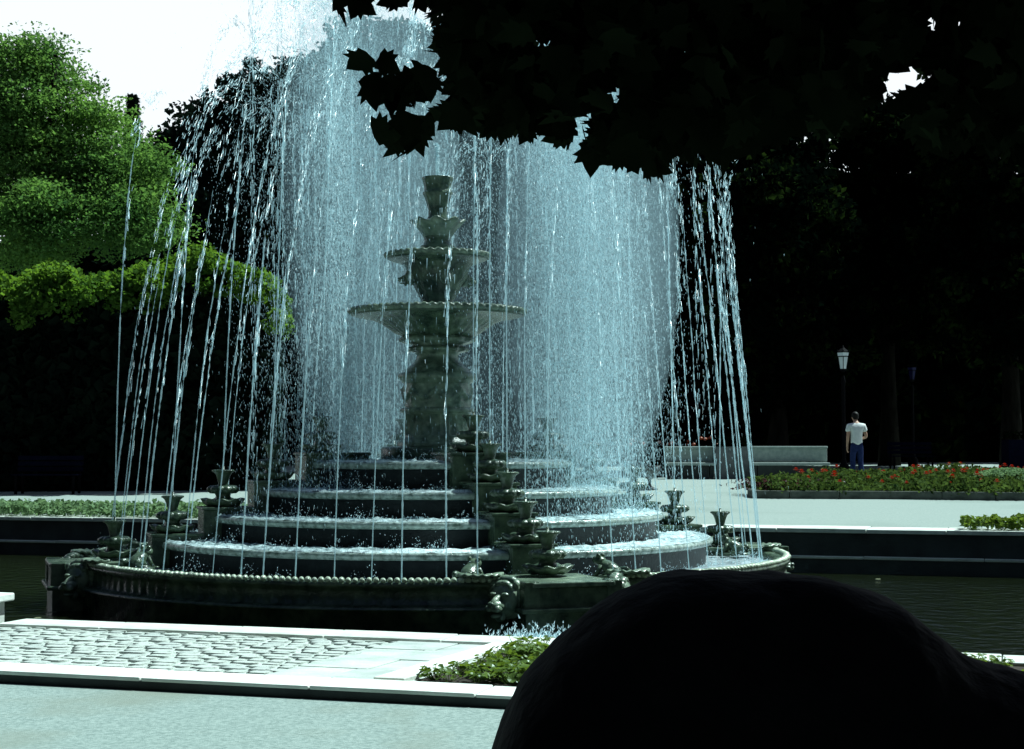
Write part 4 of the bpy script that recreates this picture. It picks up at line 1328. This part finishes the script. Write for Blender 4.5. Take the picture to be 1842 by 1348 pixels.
# ------------------------------------------------------------------ flower bed on the far plaza
bed_pts = []
dk = 32.6
outline = [(1350, 889, 33.4), (1362, 896, 32.9), (1420, 897, 32.7), (1600, 900, 32.3), (1790, 905, 31.6), (1960, 908, 31.2), (2000, 860, 41.0), (1700, 860, 41.5), (1480, 862, 40.5), (1400, 872, 37.5), (1356, 884, 34.4)]
ol = []
for (px, py, dp) in outline:
    q = at(px, 805, dp); ol.append(Vector((q.x, q.y, far_ground(q.x, q.y))))
cen = sum(ol, Vector()) / len(ol)
bed = empty('flower_bed', cen)
tag(bed, 'kerbed flower bed of mixed green plants with red blooms on the far plaza', 'flower bed')
m = MB()
top = [p - cen + Vector((0, 0, 0.10)) for p in ol]
m.add(top, [tuple(range(len(top)))])
m.build('soil', M['soil'], bed)
for i in range(len(ol)):
    a, b2 = ol[i] - cen, ol[(i + 1) % len(ol)] - cen
    d = b2 - a
    nseg = max(1, round(d.length / 0.9))
    for k in range(nseg):
        q0 = a + d * (k / nseg); q1 = a + d * ((k + 1) / nseg)
        mid = (q0 + q1) / 2
        mm = MB(); mm.box((0, 0, 0.075), ((q1 - q0).length - 0.008, 0.14, 0.17)); mm.build('kerb_stone', M['bedkerb'], bed, loc=mid, rz=math.atan2(d.y, d.x), bevel=0.012)
def inside(x, y, poly):
    r = False
    j = len(poly) - 1
    for i in range(len(poly)):
        if (poly[i].y > y) != (poly[j].y > y) and x < (poly[j].x - poly[i].x) * (y - poly[i].y) / (poly[j].y - poly[i].y) + poly[i].x:
            r = not r
        j = i
    return r
g = np.random.default_rng(91)
xs = [p.x for p in ol]; ys = [p.y for p in ol]
pts = []
while len(pts) < 1500:
    x, y = g.uniform(min(xs), max(xs)), g.uniform(min(ys), max(ys))
    if inside(x, y, ol): pts.append((x, y))
P = []; S = []
for (x, y) in pts:
    base = far_ground(x, y) + 0.10 - cen.z
    hh = 0.20 + 0.12 * math.sin(x * 1.7) * math.sin(y * 1.3) + 0.06 * g.random()
    for k in range(16):
        P.append((x - cen.x + g.normal(0, 0.10), y - cen.y + g.normal(0, 0.10), base + hh * g.random())); S.append(0.07 + 0.07 * g.random())
V, T = leaf_cards(np.array(P), np.array(S), 0.6, 0.6, g)
tag(obj('foliage', np_mesh('foliage', V, T), leafmat('flower bed leaf', (0.006, 0.016, 0.006), (0.09, 0.145, 0.042), 0.28, 3.5, gloss=0.0), bed), kind='stuff')
# low copper plant at the tip of the bed and pale mound on the right
P = np.abs(g.normal(0, 1, (4200, 3))) * np.where(g.random((4200, 3)) < 0.5, -1, 1) * np.array([[0.40, 0.30, 0.0]]) + np.array([[0.15, 0.1, 0.0]]) + np.array([[0, 0, 1.0]]) * (0.05 + 0.22 * g.random((4200, 1)))
q = at(1400, 805, 34.3)
V, T = leaf_cards(P, 0.06 + 0.05 * g.random(4200), 0.5, 0.6, g)
o = obj('low_shrub', np_mesh('low_shrub', V, T), M['leaf_red'], None, (q.x, q.y, far_ground(q.x, q.y) + 0.06))
tag(o, 'low brownish red shrub at the pointed end of the flower bed', 'shrub')
d3 = rand_unit(5000, g); d3[:, 2] = np.abs(d3[:, 2])
P = d3 * np.array([[1.0, 0.7, 0.42]]) * (0.9 + 0.12 * g.random((5000, 1)))
q = at(1815, 805, 35.5)
V, T = leaf_cards(P, 0.05 + 0.03 * g.random(5000), 1.0, 0.7, g)
o = obj('clipped_shrub', np_mesh('clipped_shrub', V, T), M['leaf_strip'], None, (q.x, q.y, far_ground(q.x, q.y) + 0.08))
tag(o, 'pale green clipped mound shrub at the right end of the flower bed', 'shrub')
# red flowering plants, each with stem, leaves and bloom
def flower_meshes():
    st = MB(); st.tube([(0, 0, 0), (0.01, 0, 0.18), (0, 0, 0.34)], [0.008, 0.007, 0.005], 5)
    for k in range(6):
        a = k * 1.05; z = 0.06 + 0.035 * k
        st.add([(0, 0, z), (0.06 * math.cos(a) - 0.02 * math.sin(a), 0.06 * math.sin(a) + 0.02 * math.cos(a), z + 0.03), (0.12 * math.cos(a), 0.12 * math.sin(a), z + 0.02), (0.06 * math.cos(a) + 0.02 * math.sin(a), 0.06 * math.sin(a) - 0.02 * math.cos(a), z + 0.03)], [(0, 1, 2, 3)])
    bl = MB()
    for ring, (r, z, n) in enumerate(((0.085, 0.34, 9), (0.055, 0.375, 7), (0.028, 0.395, 5))):
        for k in range(n):
            a = 2 * math.pi * k / n + ring * 0.4
            w = 0.032
            bl.add([(0.01 * math.cos(a), 0.01 * math.sin(a), z - 0.02), (r * .7 * math.cos(a) - w * math.sin(a), r * .7 * math.sin(a) + w * math.cos(a), z), (r * math.cos(a), r * math.sin(a), z + 0.01), (r * .7 * math.cos(a) + w * math.sin(a), r * .7 * math.sin(a) - w * math.cos(a), z)], [(0, 1, 2, 3)])
    return st.mesh('red_flower'), bl.mesh('bloom')
fs_me, fb_me = flower_meshes()
fs_me.materials.append(M['leaf_bed']); fb_me.materials.append(M['bloom'])
k = 0
while k < 70:
    x, y = g.uniform(min(xs), max(xs)), g.uniform(min(ys), max(ys))
    if not inside(x, y, ol) or px_of(Vector((x, y, 0))) > 1850 or px_of(Vector((x, y, 0))) < 1430: continue
    if g.random() > 0.35 + 0.65 * (y - min(ys)) / (max(ys) - min(ys)): continue
    sc = g.uniform(0.6, 1.0)
    f = obj('red_flower', fs_me, None, None, (x, y, far_ground(x, y) + 0.09), g.random() * 6)
    f.scale = (sc, sc, sc)
    tag(f, 'red flowering plant standing in the far flower bed', 'flower', 'red flowers of the far bed')
    obj('bloom', fb_me, None, f)
    k += 1

# ------------------------------------------------------------------ people
def skin_part(name, pts, edges, radii, mat, parent, root=0, sub=2):
    me = bpy.data.meshes.new(name)
    me.from_pydata(pts, edges, [])
    me.materials.append(mat)
    o = obj(name, me, None, parent)
    md = o.modifiers.new('skin', 'SKIN')
    md.use_smooth_shade = True
    if not me.skin_vertices:
        bpy.context.view_layer.objects.active = o
    sv = me.skin_vertices[0].data
    for i, r in enumerate(radii):
        sv[i].radius = r if isinstance(r, tuple) else (r, r)
    sv[root].use_root = True
    ss = o.modifiers.new('sub', 'SUBSURF')
    ss.levels = sub; ss.render_levels = sub
    return o

def person(name, loc, rz, label, shirt, trousers, hairm, k=1.0, bow=0.05, hold=True):
    """figure facing +y before rotation; one continuous body, clothing and hair as children"""
    root = tag(empty(name, loc, rz), label, 'person')
    root.scale = (k, k, k)
    P, E, Rr = [], [], []
    def v(p, r, link=None):
        P.append(p); Rr.append(r)
        if link is not None: E.append((link, len(P) - 1))
        return len(P) - 1
    pel = v((0, 0, 0.95), (0.115, 0.08))
    wai = v((0, 0.01, 1.10), (0.105, 0.075), pel)
    che = v((0, 0.0, 1.28), (0.135, 0.095), wai)
    sho = v((0, bow * 0.3, 1.42), (0.125, 0.085), che)
    nek = v((0, bow * 0.8, 1.52), 0.052, sho)
    jaw = v((0, bow * 1.4 + 0.02, 1.60), (0.066, 0.078), nek)
    hea = v((0, bow * 1.7 + 0.01, 1.67), (0.076, 0.092), jaw)
    cro = v((0, bow * 1.7 - 0.005, 1.735), (0.058, 0.070), hea)
    v((0, bow * 1.7 + 0.105, 1.655), 0.012, hea)        # nose
    for s in (-1, 1): v((s * 0.083, bow * 1.7, 1.655), 0.014, hea)   # ears
    hips = {}
    for s in (-1, 1):
        h = v((s * 0.09, 0, 0.86), 0.072, pel)
        kx = 0.11 if s > 0 else 0.10
        kn = v((s * kx, 0.03, 0.48), 0.058, h)
        ca = v((s * (kx + 0.005), 0.0, 0.34), 0.055, kn)
        an = v((s * (kx + 0.01), -0.01, 0.085), 0.038, ca)
        he = v((s * (kx + 0.012), -0.03, 0.04), 0.038, an)
        v((s * (kx + 0.03), 0.15, 0.028), (0.038, 0.026), he)
    hands = []
    for s in (-1, 1):
        sh = v((s * 0.19, bow * 0.3, 1.40), 0.062, sho)
        if s > 0 and hold:
            el = v((s * 0.27, -0.01, 1.12), 0.043, sh)
            wr = v((s * 0.17, 0.20, 1.06), 0.029, el)
            dv = Vector((-0.35, 0.9, -0.1)).normalized()
        else:
            el = v((s * 0.245, -0.02, 1.11), 0.043, sh)
            wr = v((s * 0.235, 0.05, 0.87), 0.028, el)
            dv = Vector((0, 0.15, -1)).normalized()
        base = Vector(P[wr])
        pa = v(tuple(base + dv * 0.07), (0.036, 0.02), wr)
        side = Vector((0, 1, 0)) if abs(dv.z) > 0.5 else Vector((0, 0, 1))
        for f in range(4):
            o_ = side * (0.027 - 0.018 * f)
            L = [0.062, 0.072, 0.067, 0.052][f]
            a_ = v(tuple(base + dv * 0.105 + o_), 0.0095, pa)
            b_ = v(tuple(base + dv * (0.105 + L * 0.6) + o_ + Vector((-s * 0.012, 0, 0))), 0.0085, a_)
            v(tuple(base + dv * (0.105 + L) + o_ + Vector((-s * 0.032, 0, 0))), 0.0075, b_)
        a_ = v(tuple(base + dv * 0.04 + side * 0.035), 0.011, wr)
        v(tuple(base + dv * 0.085 + side * 0.055), 0.009, a_)
    skin_part('body', P, E, Rr, M['skin'], root)
    # shirt
    P, E, Rr = [], [], []
    a = v((0, 0, 0.84), (0.185, 0.135)); b = v((0, 0.005, 1.05), (0.165, 0.12), a); c = v((0, 0, 1.28), (0.178, 0.13), b); d = v((0, bow * 0.3, 1.425), (0.140, 0.10), c)
    v((0, bow * 0.55, 1.475), 0.070, d)
    for s in (-1, 1):
        e = v((s * 0.195, bow * 0.3, 1.405), 0.082, d)
        v((s * 0.24, 0, 1.24), 0.075, e)
    skin_part('shirt', P, E, Rr, shirt, root)
    # trousers
    P, E, Rr = [], [], []
    a = v((0, 0, 1.08), (0.150, 0.105)); b = v((0, 0, 0.92), (0.172, 0.12), a)
    for s in (-1, 1):
        kx = 0.11 if s > 0 else 0.10
        e = v((s * 0.09, 0, 0.80), 0.100, b); f = v((s * kx, 0.03, 0.48), 0.076, e)
        h = v((s * (kx + 0.005), 0.0, 0.30), 0.078, f); v((s * (kx + 0.01), -0.01, 0.0), 0.080, h)
    skin_part('trousers', P, E, Rr, trousers, root)
    for s in (-1, 1):
        kx = 0.11 if s > 0 else 0.10
        m = MB(); m.ball((s * (kx + 0.02), 0.05, 0.035), (0.052, 0.145, 0.045), 12, 8)
        m.build('shoe', M['iron'], root, True)
    # hair
    m = MB(); m.ball((0, bow * 1.7 - 0.018, 1.692), (0.096, 0.108, 0.098), 16, 12)
    m.ball((0, bow * 1.7 - 0.062, 1.635), (0.082, 0.05, 0.075), 12, 8)
    m.build('hair', hairm, root, True)
    return root
person('person', on_far(1541, 42.5), 0.12, 'person in white T-shirt and blue jeans seen from behind by the flower bed', M['shirt'], M['jeans'], M['hair'], 1.0, 0.07)
person('person', on_far(452, 40.5), 2.6, 'person in dark clothes standing in shade behind the left pier', M['darkcloth'], M['darkcloth'], M['hair'], 0.93, 0.04)

# ------------------------------------------------------------------ foreground: boulder and overhanging plane tree
from mathutils import noise
prof = [(800, 1760), (830, 1560), (855, 1450), (888, 1348), (905, 1300), (922, 1268), (936, 1235), (1000, 1160), (1060, 1110), (1110, 1075), (1180, 1043), (1290, 1030), (1400, 1033), (1480, 1047), (1540, 1070), (1600, 1091), (1650, 1130), (1700, 1168), (1760, 1194), (1842, 1215), (1950, 1262), (2040, 1400), (2090, 1760)]
DB = 5.0
px_ = np.array([(p[0] - 921) / F * DB + CAM.x for p in prof]); pz_ = np.array([CAM.z - (p[1] - 805) / F * DB for p in prof])
V = []; na, nb_ = 150, 44
for i in range(na + 1):
    k = i / na
    k = 0.5 - 0.5 * math.cos(math.pi * k)
    x = px_[0] + (px_[-1] - px_[0]) * k
    h = float(np.interp(x, px_, pz_)) - Z_ASPH
    dep = 0.16 + 0.44 * math.sqrt(max(h, 0.02))
    for j in range(nb_ + 1):
        a = math.pi * j / nb_
        ca, sa = math.cos(a), math.sin(a)
        p = Vector((x, -math.copysign(abs(ca) ** 0.8, ca) * dep, sa ** 0.8 * h))
        q = p * 1.0
        w = min(1.0, h * 2) * (0.4 + 0.6 * sa)
        nn = noise.noise(q * 3.1) * 0.035 + noise.noise(q * 8.0) * 0.014 + noise.noise(q * 21.0) * 0.006
        V.append((p.x, p.y * (1 + nn * 2 * w), p.z + nn * w * 0.8))
T = [(i * (nb_ + 1) + j, (i + 1) * (nb_ + 1) + j, (i + 1) * (nb_ + 1) + j + 1, i * (nb_ + 1) + j + 1) for i in range(na) for j in range(nb_)]
bd = np_mesh('boulder', V, T, True)
bo = obj('boulder', bd, M['boulder'], None, (0, CAM.y + DB, Z_ASPH + 0.015))
tag(bo, 'huge black rounded boulder in shade close to the viewer', 'boulder')

# plane tree: trunk stands out of frame on the right, its limbs reach across the view
ptb = Vector((5.6, -14.6, Z_ASPH))
pt = tag(empty('plane_tree', ptb), 'black leafy branches of a plane tree overhanging the top of the view', 'tree')
m = MB(); m.tube([(0, 0, 0), (-0.05, 0.05, 1.2), (-0.2, 0.1, 2.6), (-0.3, 0.2, 4.2), (-0.35, 0.2, 6.0)], [0.34, 0.27, 0.24, 0.18, 0.10], 14)
m.build('trunk', M['bark'], pt, True)
def limb(pts, r):
    q = MB(); q.tube([Vector(p) - ptb for p in pts], r, 8); q.build('limb', M['bark'], pt, True)
limb([(5.4, -14.5, 2.6), (3.9, -14.2, 3.5), (2.3, -14.0, 3.55), (1.0, -14.0, 3.35), (0.62, -14.0, 3.2)], [0.14, 0.10, 0.07, 0.04, 0.012])
limb([(5.3, -14.4, 3.4), (3.8, -13.8, 4.4), (2.0, -13.6, 4.5), (0.9, -13.7, 4.2)], [0.13, 0.09, 0.06, 0.02])
limb([(5.4, -14.7, 2.8), (4.0, -15.0, 3.7), (2.4, -15.0, 3.9), (1.2, -14.8, 3.5)], [0.12, 0.08, 0.05, 0.015])
# lobed leaf outline
half = [(0.0, -0.42), (0.16, -0.44), (0.40, -0.36), (0.34, -0.20), (0.56, -0.02), (0.40, 0.02), (0.50, 0.22), (0.27, 0.16), (0.20, 0.30), (0.0, 0.58)]
out2 = half + [(-x, y) for x, y in half[-2:0:-1]]
LV = np.array([(0, -0.05, 0)] + [(x, y, 0.10 * abs(x) - 0.05 * y * y) for x, y in out2])
nl = len(out2)
LT = np.array([(0, 1 + i, 1 + (i + 1) % nl) for i in range(nl)])
g = np.random.default_rng(123)
def near_low(x):
    """height of the ragged lower edge of the canopy along its length"""
    return 2.50 + 0.10 * np.sin(x * 3.1 + 0.6) + 0.05 * np.sin(x * 7.3) + np.where(x > 1.85, -0.15, np.where(x > 1.1, -0.06, -0.04))
n = 42000
x = g.uniform(0.42, 7.2, n)
y = -14.0 + g.normal(0, 0.45, n)
u = g.random(n)
low = near_low(x) + (y + 14.0) * 0.18
z = low + 0.12 + u ** 0.9 * (3.3 - 0.9 * np.clip(0.9 - x, 0, 1))
# left end of the branches tapers upwards in a ragged slope
keep = x > 0.70 + 0.05 * np.sin(z * 4.0) + 0.05 * np.sin(z * 9.7)
# sprig that hangs out to the left
P = np.stack([x, y, z], -1)[keep]
sp = g.normal(0, 1, (60, 3)) * np.array([[0.06, 0.12, 0.055]]) + np.array([[0.53, -14.0, 2.64]])
sp2 = g.normal(0, 1, (7, 3)) * np.array([[0.03, 0.1, 0.02]]) + np.array([[0.50, -14.0, 3.08]])
sp3 = g.normal(0, 1, (7, 3)) * np.array([[0.03, 0.1, 0.02]]) + np.array([[0.33, -14.0, 3.05]])
sp4 = g.normal(0, 1, (5, 3)) * np.array([[0.03, 0.1, 0.02]]) + np.array([[-0.56, -14.0, 3.15]])
# unseen roof of leaves added above the frame to block sky light
m_ = 26000
ov = np.stack([g.uniform(-6.5, 8.5, m_), g.uniform(-28, -12.6, m_), 4.75 + 2.6 * g.random(m_)], -1)
ov = ov[ov[:, 2] > 1.38 + 0.31 * (ov[:, 1] + 20)]
P = np.concatenate([P, sp, sp2, sp3, sp4, ov])
# openings where the sky shows through
for (px, py, rad_) in ((1635, 128, 19), (1612, 155, 10), (972, 70, 7), (1097, 166, 7), (1045, 215, 10), (1680, 40, 3), (1748, 32, 2), (1590, 228, 40), (1602, 185, 12), (745, 195, 9), (690, 205, 9), (1508, 99, 4), (1660, 155, 5)):
    d = P[:, 1] - CAM.y
    qx = 921 + (P[:, 0] - CAM.x) / d * F
    qy = 805 - (P[:, 2] - CAM.z) / d * F
    P = P[(qx - px) ** 2 + (qy - py) ** 2 > (rad_ + 19) ** 2]
# leaves near the view get the lobed outline, the rest of the big crown plain folded ones
lob = (P[:, 2] < 3.55) & (P[:, 0] < 3.4) & (P[:, 0] > -1.0) & (P[:, 1] > -15.7)
Vp, Tp = leaf_cards(P[~lob] - np.array(ptb)[None], 0.19 * (0.7 + 0.5 * g.random(int((~lob).sum()))), 0.2, 0.9, g)
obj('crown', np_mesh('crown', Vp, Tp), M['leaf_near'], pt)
P = P[lob]
n = len(P)
size = 0.135 * (0.65 + 0.6 * g.random(n))
N = rand_unit(n, g) + np.array([[0, -0.25, 0.35]]); N /= np.linalg.norm(N, axis=1, keepdims=True)
# leaf tips droop outwards and down
A = rand_unit(n, g) * np.array([[1, 1, 0.3]]) + np.array([[-0.1, 0, -0.75]])
A -= N * np.sum(A * N, 1, keepdims=True); A /= np.linalg.norm(A, axis=1, keepdims=True)
B = np.cross(A, N)
V = P[:, None, :] + size[:, None, None] * (LV[None, :, 0:1] * B[:, None, :] + LV[None, :, 1:2] * A[:, None, :] + LV[None, :, 2:3] * N[:, None, :])
T = (np.arange(n) * len(LV))[:, None, None] + LT[None]
V = V.reshape(-1, 3) - np.array(ptb)[None]
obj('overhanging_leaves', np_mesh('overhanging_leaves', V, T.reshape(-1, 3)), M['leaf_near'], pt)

limb([(5.2, -14.5, 4.6), (3.0, -16.5, 5.6), (0.5, -18.5, 5.9), (-3.5, -20.0, 5.6)], [0.13, 0.10, 0.07, 0.02])
limb([(5.3, -14.7, 4.2), (5.0, -18.0, 5.4), (4.0, -22.0, 5.8), (1.0, -26.0, 5.6)], [0.13, 0.10, 0.07, 0.02])
limb([(5.2, -14.4, 4.9), (2.5, -13.9, 5.6), (-1.5, -13.8, 5.8), (-5.0, -14.2, 5.6)], [0.12, 0.09, 0.06, 0.02])
# unseen ring of tall trees added behind the viewer to cut sky light
g = np.random.default_rng(321)
n = 60000
an = g.uniform(R(133), R(385), n)
rd = 25 + 10 * g.random(n)
P = np.stack([1 + rd * np.cos(an), -16 + rd * np.sin(an), Z_ASPH + 26 * g.random(n) ** 0.9], -1)
V, T = leaf_cards(P, 1.1 + 1.1 * g.random(n), 0.0, 0.75, g)
o = obj('sky_block_trees', np_mesh('sky_block_trees', V, T), M['leaf_dark'])
tag(o, 'unseen dark trees added behind the viewer to block sky light', 'sky_block_trees', kind='stuff')

# leaves and scum afloat on the dark pool
fl = MB(); fl.lathe([(0.001, 0.002), (0.05, 0.001), (0.055, 0.0)], 9, lambda r, z, a, j: (r * (1 + 0.25 * math.cos(a * 2)), z))
fl_me = fl.mesh('floating_leaf', True); fl_me.materials.append(surf('faded leaf', (0.10, 0.12, 0.06), (0.20, 0.21, 0.12), 0.6, 20))
fr = random.Random(5)
for (px, py) in ((98, 1100), (72, 1110), (1577, 1041), (1602, 1090)):
    d = (CAM.z - Z_WATER) / ((py - 805.0) / F)
    p = at(px, 805, d)
    o = obj('floating_leaf', fl_me, None, None, (p.x, p.y, Z_WATER + 0.004), fr.random() * 6)
    k = fr.uniform(0.4, 0.9); o.scale = (k, k, 1)
    tag(o, 'small pale leaf afloat ' + {98: 'on the pool beside the left-hand pier', 72: 'on the pool just behind the stone post', 1577: 'under the far pool wall right of the fountain', 1602: 'close behind the black boulder'}[px], 'leaf', 'leaves afloat on the pool')
